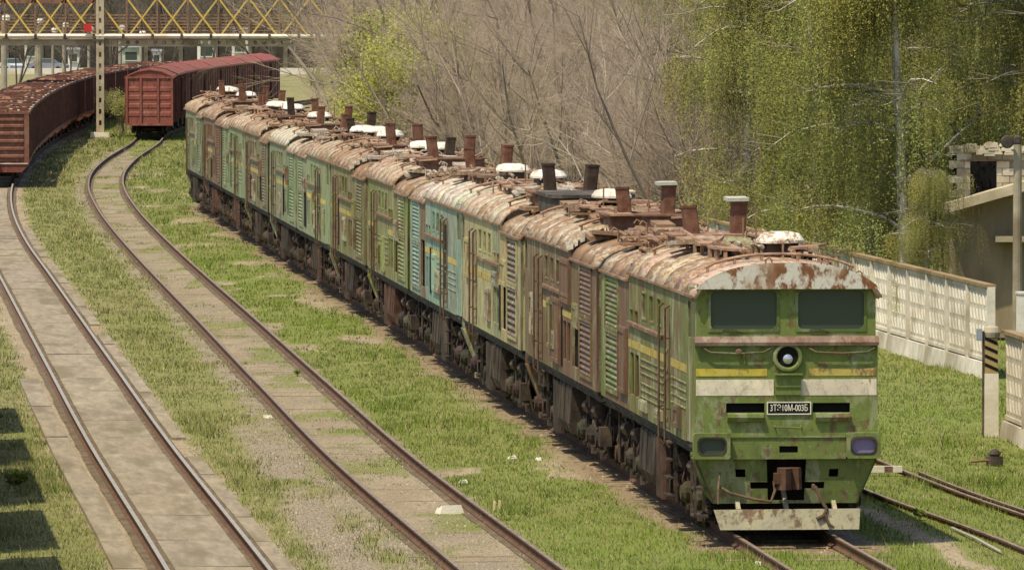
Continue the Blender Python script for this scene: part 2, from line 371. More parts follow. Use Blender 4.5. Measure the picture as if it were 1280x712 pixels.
def build_grass():
    n = 150000
    Y = 117 * np.exp(RNG.random(n)**1.1 * math.log(545/117.0))
    X = (RNG.random(n)*2 - 1) * (.0655*Y*1.12 + 1.5)
    g, gv, lu, bed, u1, u2, u3 = zones(X, Y)
    k = RNG.random(n) < g * .98 + .012
    k &= ~((np.abs(np.abs(u2) - .76) < .10) | (np.abs(np.abs(u1) - .76) < .12)); k &= ~((u3 > 1.7) & (Y > 215) & (Y < 338)); k &= ~((X - T1(Y) < 1.15) & (X - T1(Y) > -1.15) & (RNG.random(n) > .25))
    X, Y, g, lu, u2, u3 = (q[k] for q in (X, Y, g, lu, u2, u3)); n = len(X)
    B = 7
    base = np.repeat(np.stack([X, Y, hgt(X, Y) - .01], 1), B, 0); lu = np.repeat(lu, B); g = np.repeat(g, B); YY = np.repeat(Y, B); XX = np.repeat(X, B)
    inside = np.repeat((np.abs(u2) < .8).astype(float), B)
    N_ = n * B
    base[:, 0] += RNG.normal(0, .10, N_); base[:, 1] += RNG.normal(0, .16, N_) * (1 + (YY-120)/250)
    clump = fbm(XX*.8, YY*.22, 70); tall = sst(.55, .72, clump)
    h = (.045 + .075 * RNG.random(N_)) * (.65 + .9*tall) * (.6 + .5*g) * (1 - .45*inside) * (1 + (YY-120)/420)
    stalk = RNG.random(N_) < .016; h = np.where(stalk, h*2.6, h)
    w = np.where(stalk, .5, 1) * (.010 + .008*RNG.random(N_)) * (1 + (YY-120)/130)
    an = RNG.random(N_) * 2*PI; lean = RNG.normal(0, .35, (N_, 2)) * h[:, None]
    A = base.copy(); Bv = base.copy(); C = base.copy()
    A[:, 0] -= np.cos(an)*w/2; A[:, 1] -= np.sin(an)*w/2; Bv[:, 0] += np.cos(an)*w/2; Bv[:, 1] += np.sin(an)*w/2
    C[:, :2] += lean; C[:, 2] += h
    V = np.stack([A, Bv, C], 1).reshape(-1, 3)
    bright = np.array([.172, .275, .027]); dull = np.array([.25, .24, .095]); straw = np.array([.44, .36, .20]); deep = np.array([.085, .14, .022])
    patch = fbm(XX*.5, YY*.13, 90)
    l2 = np.clip(lu + RNG.normal(0, .14, N_), 0, 1)[:, None]
    c = dull*(1-l2) + bright*l2
    dk = (sst(.46, .62, patch) * .75 * RNG.random(N_))[:, None]; c = c*(1-dk) + deep*dk
    st = (RNG.random(N_) < (.02 + .20*(1-lu)**1.5))[:, None]; c = np.where(st | stalk[:, None], straw, c)
    c = c * (.86 + .28*RNG.random(N_))[:, None]
    me = np_mesh('grass', V, np.arange(N_*3).reshape(-1, 3), 3, M['grass'], np.repeat(c, 3, 0))
    tag(obj('grass', me), 'short spring grass growing between the tracks', None, None, 'stuff')
build_grass()

# loose stones
def build_gravel():
    n = 46000
    Y = 117 * np.exp(RNG.random(n) * math.log(230/117.0)); X = (RNG.random(n)*2-1) * (.0655*Y*1.1+1)
    g, gv, lu, bed, u1, u2, u3 = zones(X, Y)
    k = RNG.random(n) < (gv*.9 + .03 + .12*(1-g) + .3*bed); k &= ~((u1 > -1.7) & (u1 < 1.7) & (RNG.random(n) > .10)); X, Y = X[k], Y[k]; n = len(X)
    r = .012 + .028*RNG.random(n)**2
    tet = np.array([(1,0,0),(-.5,.87,0),(-.5,-.87,0),(0,0,1)]); Z = hgt(X, Y) + np.where(np.abs(X - T1(Y)) < .62, .088, 0)
    V = tet[None]*r[:,None,None]*(.7+.6*RNG.random((n,4,1))) + np.stack([X, Y, Z-.004], 1)[:,None,:]
    fi = np.array([(0,1,3),(1,2,3),(2,0,3)])
    Fc = (fi[None] + (np.arange(n)*4)[:,None,None]).reshape(-1,3)
    c = (np.array([.25,.215,.17])[None] * (.5 + RNG.random(n)[:,None]*.95))
    tag(obj('gravel', np_mesh('gravel', V.reshape(-1,3), Fc, 3, M['twig'], np.repeat(c, 4, 0))), 'loose grey stones scattered over the bare dirt', None, None, 'stuff')
build_gravel()

# ------------------------------------------------------------------ tracks
def sweep_rail(cur, off, y0, y1, top_mat, step=2.0, base=.0):
    ys = np.arange(y0, y1 + .01, step); xs = cur(ys); dx = np.gradient(xs, ys); nrm = np.sqrt(1 + dx*dx)
    prof_side = [(-.07,0),(-.07,.02),(-.012,.05),(-.012,.135),(-.036,.15),(-.036,.183),(.036,.183),(.036,.15),(.012,.135),(.012,.05),(.07,.02),(.07,0)]
    V = []
    for x, y, d, n_ in zip(xs, ys, dx, nrm):
        for (u, w) in prof_side: V.append((x + (off+u)/n_, y - (off+u)*d/n_, base + w + .012))
    k = len(prof_side); Fc = []; mi = []
    for i in range(len(ys)-1):
        for j in range(k-1):
            Fc.append((i*k+j, i*k+j+1, (i+1)*k+j+1, (i+1)*k+j)); mi.append(1 if j == 5 else 0)
    me = bpy.data.meshes.new('rail'); me.from_pydata(V, [], Fc); me.materials.append(M['rail_side']); me.materials.append(top_mat)
    me.polygons.foreach_set('material_index', mi); me.update(); return me
def heading(cur, y): 
    d = float(cur(y+.5) - cur(y-.5)); return math.atan2(-d, 1)
def sleepers(cur, y0, y1, step, w, z0, z1, name, mat, parent, len_=2.6, jit=.04):
    mb = MB(); y = y0
    while y < y1:
        x = float(cur(y)); th = heading(cur, y) + random.gauss(0, .01); c, s = math.cos(th), math.sin(th); L = len_/2 + random.uniform(-.05,.05); zz = z1 + random.uniform(-jit, jit)*.4
        P = [(-L,-w/2),(L,-w/2),(L,w/2),(-L,w/2)]; P = [(x+a*c-b*s, y+a*s+b*c) for a, b in P]
        mb.hexa([(a,b,z0) for a,b in P], [(a,b,zz) for a,b in P]); y += step
    return tag(obj(name, mb.mesh(name, mat), parent), kind='stuff')

tr1 = empty('railway_track', (0,0,0), 0, 'leftmost track with shiny rail heads set in pale concrete slabs', 'track')
for s in (-1, 1): obj('rail', sweep_rail(T1, s*.80, 112, 600, M['rail_top']), tr1)
def slab_mesh(w, l, z, seed):
    r = random.Random(seed); mb = MB(); n = 1
    for i in range(n):
        a = -l/2 + l*i/n; b = -l/2 + l*(i+1)/n; e = .015
        zz = z + r.uniform(-.002,.002)
        mb.hexa([(-w/2,a,-.03),(w/2,a,-.03),(w/2,b,-.03),(-w/2,b,-.03)], [(-w/2+r.uniform(0,e),a,zz),(w/2-r.uniform(0,e),a,zz),(w/2-r.uniform(0,e),b,zz),(-w/2+r.uniform(0,e),b,zz)])
    return mb.mesh('concrete_slab', M['slab'])
SL = [slab_mesh(1.24, 5.985, .085, i) for i in range(3)]; SR = [slab_mesh(.30, 5.97, .05, 10+i) for i in range(3)]; SP = [slab_mesh(.46, 5.97, .09, 20+i) for i in range(3)]
y = 115.0; k = 0
while y < 350:
    th = heading(T1, y); c, s_ = math.cos(th), math.sin(th); x = float(T1(y))
    for off, ms, ok in ((0, SL, True), (1.17, SR, y < 300 and k % 9 != 7), (-1.33, SP, y < 186)):
        if not ok: continue
        v = random.uniform(.96, 1.03)
        obj('concrete_slab', ms[k % 3], tr1, (x+off*c, y+off*s_, random.uniform(-.012,.006) + (.0 if off >= -.5 else random.uniform(-.02,.0))), (random.uniform(-.003,.003), random.uniform(-.01,.01), th), (v, v*random.uniform(.97,1), v*random.uniform(.92,.98), 1))
    y += 6.0; k += 1
tr2 = empty('railway_track', (0,0,0), 0, 'rusty track with grass between its rails, second from the left', 'track')
for s in (-1, 1): obj('rail', sweep_rail(T2, s*.80, 112, 640, M['rail_dull']), tr2)
sleepers(T2, 113, 470, .55, .24, -.12, -.022, 'sleepers', M['sleeper'], tr2, 2.5, .07)
tr3 = empty('railway_track', (0,0,0), 0, 'overgrown track with brown sleepers under the green locomotives', 'track')
for s in (-1, 1): obj('rail', sweep_rail(T3, s*.80, 112, 334, M['rail_dull'], 4.0), tr3)
sleepers(T3, 113, 334, .56, .26, -.08, -.012, 'sleepers', M['sleeper'], tr3, 2.7, .08)
def bed_ribbon(cur, off, y0, y1, w, z, mat, parent):
    ys = np.arange(y0, y1+.01, 2.0); xs = cur(ys); V = []
    for k, (x, y) in enumerate(zip(xs, ys)):
        a = w/2*random.uniform(.9,1.1); b = w/2*random.uniform(.9,1.1); V += [(x+off-a, y, z), (x+off+b, y, z)]
    me = bpy.data.meshes.new('oily_bed'); me.from_pydata(V, [], [(2*k, 2*k+1, 2*k+3, 2*k+2) for k in range(len(ys)-1)]); me.materials.append(mat); return obj('oily_bed', me, parent)
for s in (-1, 1):
    bed_ribbon(T1, s*.80, 112, 420, .42, .030, M['oil'], tr1); bed_ribbon(T2, s*.80, 112, 470, .40, .012, M['oil'], tr2)
tr4 = empty('railway_track', (0,0,0), 0, 'rusty track half sunk in grass at the right of the locomotive', 'track')
for s in (-1, 1): obj('rail', sweep_rail(T4, s*.78, 112, 330, M['rail_dull'], 3.0, -.09), tr4)
obj('guard_rail', sweep_rail(T4, 1.02, 114, 148, M['rail_dull'], 2.0, -.09), tr4)
mbp = MB(); a, b = G(1190,659,.05), G(1251,689,.05); mbp.tube([a, (a+b)/2 + Vector((0,0,.02)), b], .022, 6)
tag(obj('steel_pipe', mbp.mesh('steel_pipe', M['plain']), None, color=(.5,.46,.4,1)), 'thin pale pipe lying in the grass right of the locomotive', 'pipe')
# ------------------------------------------------------------------ locomotives
BL, HW = 16.2, 1.53                   # body length, half width
Z0, ZE = 1.70, 4.17                   # skirt and roof edge
THETA = math.atan(-SLOPE)
DIRV = Vector((SLOPE, 1, 0)).normalized()
PITCH_L = 16.75

def rrect(x0, x1, z0, z1, r, n=5):
    P = []
    for cx, cz, a0 in ((x1-r,z0+r,-90),(x1-r,z1-r,0),(x0+r,z1-r,90),(x0+r,z0+r,180)):
        for k in range(n+1):
            a = math.radians(a0 + 90*k/n); P.append((cx + r*math.cos(a), cz + r*math.sin(a)))
    return P
def arch(n=18, hw=1.57, z0=4.16, rise=.55, a=2.3, b=1.75):
    pts = []
    for i in range(n+1):
        t = -1 + 2*i/n; u = math.copysign(abs(t)**.75, t)
        pts.append((hw*u, z0 + rise*max(0, 1-abs(u)**a)**(1/b)))
    return pts
def arch_z(x, **k): 
    P = arch(60, **k); xs = [p[0] for p in P]; zs = [p[1] for p in P]; return float(np.interp(x, xs, zs))
def roof_shell(y0, y1, th=.05, **k):
    mb = MB(); A = arch(**k); n = len(A); I = [(x*.965, z-th) for x, z in A]
    vs = [(x, y0, z) for x, z in A] + [(x, y1, z) for x, z in A] + [(x, y0, z) for x, z in I] + [(x, y1, z) for x, z in I]
    fs = []
    for i in range(n-1):
        fs += [(i, i+1, n+i+1, n+i), (3*n+i, 3*n+i+1, 2*n+i+1, 2*n+i), (2*n+i, 2*n+i+1, i+1, i), (n+i, n+i+1, 3*n+i+1, 3*n+i)]
    fs += [(0, n, 3*n, 2*n), (n-1, 3*n-1, 4*n-1, 2*n-1)]
    mb.add(vs, fs); return mb
LOW = dict(hw=1.56, z0=4.02, rise=.50)

def side_to3(sx): 
    return (lambda u, w, t: (sx*(HW - t), u if sx < 0 else u, w)) 
WIN = [(5.2,6.0),(6.5,7.3),(7.8,8.6)]
SEGS = [  # y0, y1, holes
    (1.15, 3.75, []), (3.78, 4.72, []),
    (4.75, 8.95, [(a, b, 3.42, 3.92) for a, b in WIN]),
    (9.0, 11.0, [(9.25, 9.9, 3.22, 3.55), (10.1, 10.75, 3.22, 3.55), (9.2, 9.85, 2.0, 2.75), (10.1, 10.75, 2.0, 2.75)]),
    (11.03, 12.7, [(11.25,12.45,1.95,3.1)]), (12.73, 15.4, [(12.9,15.2,3.05,3.95),(12.9,15.2,1.9,2.92)]), (15.43, BL, [])]
def wall_mesh(i, sx):
    def f():
        y0, y1, h = SEGS[i]; mb = MB()
        to3 = lambda u, w, t: (sx*(HW - t), u, w)
        z1 = ZE if y1 < 11.02 else 4.06
        mb.panel(y0, y1, Z0, z1, h, to3, .05)
        if sx > 0: mb.f = [tuple(reversed(q)) for q in mb.f]
        return mb.mesh('wall_panel', M['paint'])
    return cm(('wall', i, sx), f)

def stripe_mesh(y0, y1, z0, z1, sx):
    return MB().box(min(sx*HW, sx*(HW+.006)), max(sx*HW, sx*(HW+.006)), y0, y1, z0, z1).mesh('paint_stripe', M['paint'])

def bogie_parts():
    """meshes of one three-axle bogie, centred on y=0"""
    fr = MB()
    for sx in (-1,1):
        x = sx*1.02
        fr.prism([(-2.75,.78),(-2.6,1.02),(2.6,1.02),(2.75,.78),(2.3,.70),(1.0,.82),(.8,.70),(-.8,.70),(-1.0,.82),(-2.3,.70)], lambda u,w: (x-.11,u,w), lambda u,w: (x+.11,u,w))
        for yy in (-2.3, 2.3): fr.box(x-.16, x+.16, yy-.16, yy+.16, 1.0, 1.42)
        fr.bar((sx*1.2,-2.7,.55),(sx*1.2,2.7,.62),.05,.05)
        for yy in (-.93, .93):
            fr.box(sx*1.06-.09, sx*1.06+.17, yy-.22, yy+.22, 1.02, 1.34)
            fr.tube([(sx*1.26,yy-.3,1.2),(sx*1.26,yy+.25,1.2)], .13, 8)
            fr.bar((sx*1.14,yy,1.1),(sx*1.14,yy,.35),.07,.12)
            fr.box(sx*1.15-.07, sx*1.15+.07, yy-.1, yy+.1, .30, .55)
    for yy in (-2.6,-.95,.95,2.6): fr.box(-.95,.95,yy-.1,yy+.1,.74,.98)
    wh = MB()
    for sx in (-1,1):
        wh.lathe([(.50,-.065),(.525,-.06),(.525,.05),(.56,.055),(.56,.075),(.48,.08),(.46,.02),(.22,.04),(.2,.1)], (sx*.78,0,.72), 'X', 20)
    wh.tube([(-1.0,0,.72),(1.0,0,.72)], .09, 8)
    ab = {}
    for sx in (-1,1):
        ab[sx] = a_ = MB()
        a_.box(sx*1.10-.16, sx*1.10+.16, -.24, .24, .54, .90)
        a_.lathe([(.19,-.05),(.19,.05),(.13,.10),(.13,.13)] if sx > 0 else [(.13,-.13),(.13,-.10),(.19,-.05),(.19,.05)], (sx*1.28,0,.72), 'X', 12)
    sp = MB(); sp.lathe([(.06,0)] + [q for k in range(6) for q in ((.12,.02+.07*k),(.075,.055+.07*k))] + [(.06,.44)], (0,0,.46), 'Z', 10)
    sp.box(-.13, .13, -.13, .13, .40, .47); sp.box(-.13, .13, -.13, .13, .89, .95)
    br = {}
    for sx in (-1,1):
        br[sx] = b_ = MB()
        b_.bar((sx*.98,.62,.42),(sx*.98,.55,1.0),.05,.07); b_.box(sx*.80-.06,sx*.98+.03,.56,.66,.5,.9) if sx > 0 else b_.box(sx*.98-.03,sx*.80+.06,.56,.66,.5,.9)
        b_.tube([(sx*1.0,.6,1.0),(sx*1.22,.62,1.25),(sx*1.30,.66,.9),(sx*1.2,.7,.4)], .03, 6)
    return dict(frame=fr.mesh('bogie_frame', M['grime']), wheel=wh.mesh('wheelset', M['grime'], False), axle_box={s: ab[s].mesh('axle_box', M['grime']) for s in ab}, spring=sp.mesh('spring', M['grime']), brake={s: br[s].mesh('brake_gear', M['grime']) for s in br})

def tank_mesh():
    prof = [(-1.42,1.45),(-1.46,.75),(-1.38,.55),(-1.1,.45),(1.1,.45),(1.38,.55),(1.46,.75),(1.42,1.45),(1.3,1.58),(-1.3,1.58)]
    mb = MB(); mb.prism(prof, lambda u,w: (u,-1.7,w), lambda u,w: (u,1.7,w))
    for yy in (-1.1, 0, 1.1): mb.prism([(u*1.012,.995*w if w<1 else w*1.004) for u,w in prof], lambda u,w: (u,yy-.05,w), lambda u,w: (u,yy+.05,w))
    return mb.mesh('fuel_tank', M['grime'])
def tall_box_mesh(sx):   # rounded battery and reservoir boxes hung beside the tank
    mb = MB(); mb.box(sx*1.22-.15,sx*1.22+.15,-.3,.3,.6,1.4)
    for sx in (sx,):
        for yy in (-.30,.30):
            P = [(-.27,-.23),(-.2,-.3),(.2,-.3),(.27,-.23),(.27,.23),(.2,.3),(-.2,.3),(-.27,.23)]
            mb.prism(P, lambda u,w: (sx*1.22+u*.8,yy+w,.42), lambda u,w: (sx*1.22+u*.8,yy+w,1.45))
            mb.prism([(a*.7,b*.7) for a,b in P], lambda u,w: (sx*1.22+u*.8,yy+w,1.45), lambda u,w: (sx*1.22+u*.5,yy+w*.6,1.58))
    return mb.mesh('equipment_box', M['grime'])
def clutter_mesh(seed):
    r = random.Random(seed); mb = MB()
    for k in range(26):
        sx = -1 if k % 2 else 1; y = r.uniform(.6, 15.8); x = sx*r.uniform(1.0,1.36); z = r.uniform(.75,1.5); q = r.random()
        if q < .35: mb.box(x-.1, x+.12, y-.2, y+.2, z-.18, z+.18)
        elif q < .7: mb.tube([(x,y-.5,z),(x+.05*sx,y,z-.05),(x,y+.5,z-.12)], .04, 6)
        else: mb.tube([(x,y,1.65),(x,y,.55)], .03, 6)
    for sx in (-1,1): mb.tube([(sx*1.28,.8,1.52),(sx*1.28,15.6,1.52)], .045, 6); mb.tube([(sx*1.18,.8,1.40),(sx*1.18,15.6,1.38)], .03, 6)
    return mb.mesh('underfloor_pipework', M['grime'])
def ladder_mesh(sx):
    mb = MB()
    for sx in (sx,):
        x = sx*1.42
        for yy in (3.9,4.6): mb.bar((x,yy,1.72),(x,yy,.55),.05,.05)
        for z in (.6,.9,1.2,1.5): mb.box(x-.14,x+.08,3.9,4.6,z,z+.03)
    return mb.mesh('step_ladder', M['grime'])
def handrail_mesh(sx):
    mb = MB()
    for yy in (3.74, 4.76):
        mb.tube([(sx*(HW+.02),yy,3.86),(sx*(HW+.10),yy,3.80),(sx*(HW+.10),yy,1.55),(sx*(HW+.02),yy,1.45)], .022, 6)
        for z in (3.3,2.7,2.1): mb.bar((sx*HW,yy,z),(sx*(HW+.10),yy,z),.03,.03)
    return mb.mesh('handrail', M['rust'])
def ribs_mesh(sx):
    mb = MB()
    for z in (2.72,2.60,2.48, 2.30,2.18,2.06): 
        mb.prism([(0,-.016),(.018,-.008),(.018,.008),(0,.016)], lambda u,w: (sx*(HW+u),4.85,z+w), lambda u,w: (sx*(HW+u),8.85,z+w))
    for z in (2.66,2.52,2.38,2.24):
        mb.prism([(0,-.016),(.016,-.008),(.016,.008),(0,.016)], lambda u,w: (sx*(HW+u),1.25,z+w), lambda u,w: (sx*(HW+u),3.6,z+w))
    if sx < 0: mb.f = [tuple(reversed(q)) for q in mb.f]
    return mb.mesh('pressed_rib', M['paint'])
def door_mesh(sx):
    mb = MB(); x = sx*(HW+.016); mb.box(min(x,x-sx*.05),max(x,x-sx*.05),3.85,4.65,1.78,3.82)
    f = sx*(HW+.03)
    for (a,b,c,d) in ((3.95,4.55,1.9,2.62),(3.95,4.55,2.72,3.1)):
        mb.box(min(x,f),max(x,f),a,a+.05,c,d); mb.box(min(x,f),max(x,f),b-.05,b,c,d); mb.box(min(x,f),max(x,f),a,b,d-.05,d); mb.box(min(x,f),max(x,f),a,b,c,c+.05)
    return mb.mesh('door', M['paint'])
def stack_mesh(tilt):
    mb = MB(); a, b = .125, .21
    P = rrect(-a,a,-b,b,.03,2); Q = rrect(-a*1.04,a*1.04,-b*1.03,b*1.03,.03,2)
    mb.prism(P, lambda u,w: (u,w,0), lambda u,w: (u*.97+tilt*.07,w*.98,.80)); mb.prism(Q, lambda u,w: (u+tilt*.07,w,.80), lambda u,w: (u*1.02+tilt*.075,w*1.02,.855))
    mb.box(-a*1.5,a*1.5,-b*1.4,b*1.4,-.06,.03)
    return mb.mesh('exhaust_stack', M['rust'])
def vent_mesh():
    mb = MB(); n = 18
    def ring(rx, ry, z): return [(rx*math.copysign(abs(math.cos(2*PI*k/n))**.7, math.cos(2*PI*k/n)), ry*math.copysign(abs(math.sin(2*PI*k/n))**.7, math.sin(2*PI*k/n)), z) for k in range(n)]
    R = [ring(.37,.5,.12), ring(.40,.54,.13), ring(.40,.54,.17), ring(.33,.46,.27), ring(.18,.28,.31)]
    fs = [tuple(range(n-1,-1,-1)), tuple(4*n+k for k in range(n))]
    for i in range(4): fs += [(i*n+k, i*n+(k+1)%n, (i+1)*n+(k+1)%n, (i+1)*n+k) for k in range(n)]
    mb.add([p for r in R for p in r], fs); return mb.mesh('vent_cap', M['roof'])
def vent_base_mesh():
    return MB().box(-.27,.27,-.36,.36,-.1,.12).mesh('vent_neck', M['grime'])
def roof_rail_mesh(y0, **k):
    mb = MB(); pts = [(x, y0, arch_z(x, **k)+.11) for x in np.linspace(-1.25,1.25,15)]
    mb.tube(pts, .028, 6)
    for x in (-1.2,-.75,-.3,.3,.75,1.2): mb.tube([(x,y0,arch_z(x, **k)-.01),(x,y0,arch_z(x, **k)+.11)], .024, 5)
    return mb.mesh('roof_rail', M['rust'])
def walkway_mesh(seed, y0, y1, x, zc):
    r = random.Random(seed); mb = MB(); y = y0
    while y < y1:
        l = r.uniform(.5,1.6); z = zc + r.uniform(-.03,.06); dx = r.uniform(-.08,.08); dz = r.uniform(-.05,.05)
        if r.random() < .85:
            mb.hexa([(x-.22+dx,y,z),(x+.22+dx,y,z+dz),(x+.22+dx,y+l,z+dz),(x-.22+dx,y+l,z)], [(x-.22+dx,y,z+.04),(x+.22+dx,y,z+dz+.04),(x+.22+dx,y+l,z+dz+.04),(x-.22+dx,y+l,z+.04)])
        if r.random() < .6: mb.bar((x+dx,y,z+.02),(x+dx+r.uniform(-.4,.4),y+l*.7,z+r.uniform(.04,.16)),.05,.05)
        y += l + r.uniform(.02,.25)
    for yy in np.arange(y0, y1, 1.2): mb.box(x-.2,x-.14,yy,yy+.06,zc-.25,zc+.02); mb.box(x+.14,x+.2,yy,yy+.06,zc-.25,zc+.02)
    return mb.mesh('roof_walkway', M['rust'])
def scrap_mesh(seed, y0, y1, zc):
    r = random.Random(seed); mb = MB()
    for k in range(30):
        y = r.uniform(y0,y1); x = r.uniform(-1.0,1.0); z = zc - .12*x*x + r.uniform(.0,.12)
        q = r.random()
        if q < .55:
            l = r.uniform(.6,2.2); e = min(y+l, y1+.2); dx = r.uniform(-.06,.06); mb.tube([(x,y,z),(x+dx,(y+e)/2,z+.02),(x+dx,e,z-.01)], r.uniform(.02,.05), 6)
            for yy in (y+.1, e-.1): mb.bar((x,yy,zc-.25),(x,yy,z),.03,.05)
        elif q < .85:
            w, l = r.uniform(.15,.38), r.uniform(.3,.9); a = r.uniform(-.10,.10); b_ = r.uniform(-.03,.03); h = r.choice([.02,.03,.06])
            P = [(x-w,y-l,z-a*w-b_),(x+w,y-l,z+a*w-b_),(x+w,y+l,z+a*w+b_),(x-w,y+l,z-a*w+b_)]
            mb.hexa([(p[0],p[1],p[2]-.02) for p in P], [(p[0],p[1],p[2]+h) for p in P])
        else: mb.tube([(x,y,zc-.2),(x,y,z+.12),(x+.08,y,z+.17),(x+.13,y,z+.10)], .02, 5)
    return mb.mesh('roof_pipework', M['roof'])
def hatch_mesh():
    mb = MB(); mb.box(-.55,.55,-.7,.7,0,.09); mb.box(-.48,.48,-.62,.62,.09,.115)
    for y in (-.4,0,.4): mb.box(-.50,.50,y-.03,y+.03,.115,.14)
    return mb.mesh('roof_hatch', M['roof'])
def fringe_mesh(seed, y, dz=.22):
    """torn roofing felt hanging over the step in the roof"""
    r = random.Random(seed); mb = MB(); x = -1.5
    while x < 1.5:
        w = r.uniform(.04,.20); z = arch_z(x) + .015; l = r.uniform(.02,.30); dy = r.uniform(.02,.12)
        z2 = max(z - l, arch_z(x, **LOW)+.01)
        mb.add([(x,y,z),(x+w,y,z-.005),(x+w*.8,y+dy,z2),(x+w*.1,y+dy*.8,z2+.03),(x,y+.012,z),(x+w,y+.012,z-.005),(x+w*.8,y+dy+.012,z2),(x+w*.1,y+dy*.8+.012,z2+.03)], [(0,1,2,3),(7,6,5,4),(0,4,5,1),(1,5,6,2),(2,6,7,3),(3,7,4,0)])
        x += w + r.uniform(0,.05)
    return mb.mesh('torn_roofing', M['roof'])
def pole_mesh(h): return MB().tube([(0,0,0),(0,0,h)], .016, 5).mesh('aerial_rod', M['rust'])
def coupler_mesh():
    mb = MB(); mb.box(-.13,.13,-.25,.9,.98,1.22)
    mb.prism([(-.24,-.25),(-.26,-.42),(-.10,-.62),(.02,-.50),(.06,-.34),(.20,-.40),(.27,-.30),(.24,-.15),(.12,-.02),(-.14,-.02)], lambda u,w: (u,w,.88), lambda u,w: (u*.95,w*.97,1.30))
    mb.box(-.30,-.10,-.50,-.2,1.0,1.2)
    return mb.mesh('coupler', M['rust'])
def bellows_mesh():
    mb = MB()
    for k in range(5):
        s = 1 if k % 2 else .93; mb.box(-.62*s,.62*s,BL+.02+k*.045,BL+.05+k*.045,1.75,1.75+2.0*s)
    return mb.mesh('gangway_bellows', M['grime'])
def end_wall_mesh():
    mb = MB(); A = [(x*.965, z-.06) for x, z in arch(**LOW)]
    mb.prism([(-HW,Z0)] + [(-HW, 3.9)] + A[1:-1] + [(HW,3.9),(HW,Z0)], lambda u,w: (u,BL-.02,w), lambda u,w: (u,BL,w))
    return mb.mesh('end_wall', M['paint'])
def step_wall_mesh():   # bulkhead where the high roof drops to the low one
    mb = MB(); A = [(x*.965, z-.052) for x, z in arch()]
    mb.prism([(-1.3,3.7)] + A[1:-1] + [(1.3,3.7)], lambda u,w: (u,10.95,w), lambda u,w: (u,10.98,w))
    return mb.mesh('roof_bulkhead', M['grime'])
def frame_mesh():
    mb = MB(); mb.box(-1.45,1.45,.1,BL-.05,1.52,1.72)
    for sx in (-1,1): mb.box(min(sx*1.45,sx*1.50),max(sx*1.45,sx*1.50),.3,BL-.1,1.62,1.715)
    mb.box(-1.0,1.0,.5,BL-.3,1.2,1.55)
    return mb.mesh('underframe', M['grime'])
def core_mesh():        # solid black box standing in for the unlit interior behind broken panels
    return MB().box(-1.36,1.36,.9,BL-.12,1.72,3.85).mesh('dark_interior', M['black'])
def ledge_mesh(sx):
    mb = MB(); mb.prism([(0,-.05),(.06,-.03),(.06,.03),(0,.04)], lambda u,w: (sx*(HW+u),4.8,3.27+w), lambda u,w: (sx*(HW+u),10.9,3.27+w))
    if sx < 0: mb.f = [tuple(reversed(q)) for q in mb.f]
    return mb.mesh('side_ledge', M['paint'])
def gutter_mesh(sx, y0, y1, z):
    mb = MB(); mb.box(min(sx*1.53,sx*1.585),max(sx*1.53,sx*1.585),y0,y1,z-.045,z); return mb.mesh('gutter', M['roof'])
def slat_mesh(sx, th=.025):
    mb = MB(); P = [(-.005,.05),(.05,-.02),(.05,-.045),(-.02,.035)]
    mb.prism(P, lambda u,w: (sx*(HW-.03+u),12.93,w), lambda u,w: (sx*(HW-.03+u),15.17,w))
    if sx < 0: mb.f = [tuple(reversed(q)) for q in mb.f]
    return mb.mesh('slat', M['paint'])
def louvre_frame_mesh(sx, z0, z1):
    mb = MB(); x0, x1 = min(sx*HW,sx*(HW+.03)), max(sx*HW,sx*(HW+.03))
    mb.box(x0,x1,12.82,12.92,z0-.06,z1+.06); mb.box(x0,x1,15.18,15.28,z0-.06,z1+.06); mb.box(x0,x1,12.92,15.18,z1,z1+.06); mb.box(x0,x1,12.92,15.18,z0-.06,z0)
    return mb.mesh('louvre', M['paint'])
def window_mesh(sx, a, b, z0, z1):
    mb = MB(); x0, x1 = min(sx*(HW-.045),sx*(HW+.012)), max(sx*(HW-.045),sx*(HW+.012)); t = .035
    mb.box(x0,x1,a,a+t,z0,z1); mb.box(x0,x1,b-t,b,z0,z1); mb.box(x0,x1,a+t,b-t,z0,z0+t); mb.box(x0,x1,a+t,b-t,z1-t,z1)
    return mb.mesh('window', M['paint'])
def pane_mesh(sx, a, b, z0, z1):
    x0, x1 = min(sx*(HW-.035),sx*(HW-.025)), max(sx*(HW-.035),sx*(HW-.025)); t = .03
    return MB().box(x0,x1,a+t,b-t,z0+t,z1-t).mesh('pane', M['glass'])
def sheet_mesh(sx, a, b, z0, z1, out=.05):
    mb = MB(); x0, x1 = min(sx*(HW+.004),sx*(HW+out)), max(sx*(HW+.004),sx*(HW+out)); mb.box(x0,x1,a,b,z0,z1)
    xo0, xo1 = min(sx*(HW+out),sx*(HW+out+.02)), max(sx*(HW+out),sx*(HW+out+.02))
    mb.box(xo0,xo1,a+.02,a+.10,z0+.02,z1-.02); mb.box(xo0,xo1,b-.10,b-.02,z0+.02,z1-.02)
    mb.box(xo0,xo1,a+.10,b-.10,z1-.1,z1-.02); mb.box(xo0,xo1,a+.10,b-.10,z0+.02,z0+.1)
    return mb.mesh('access_panel', M['paint'])

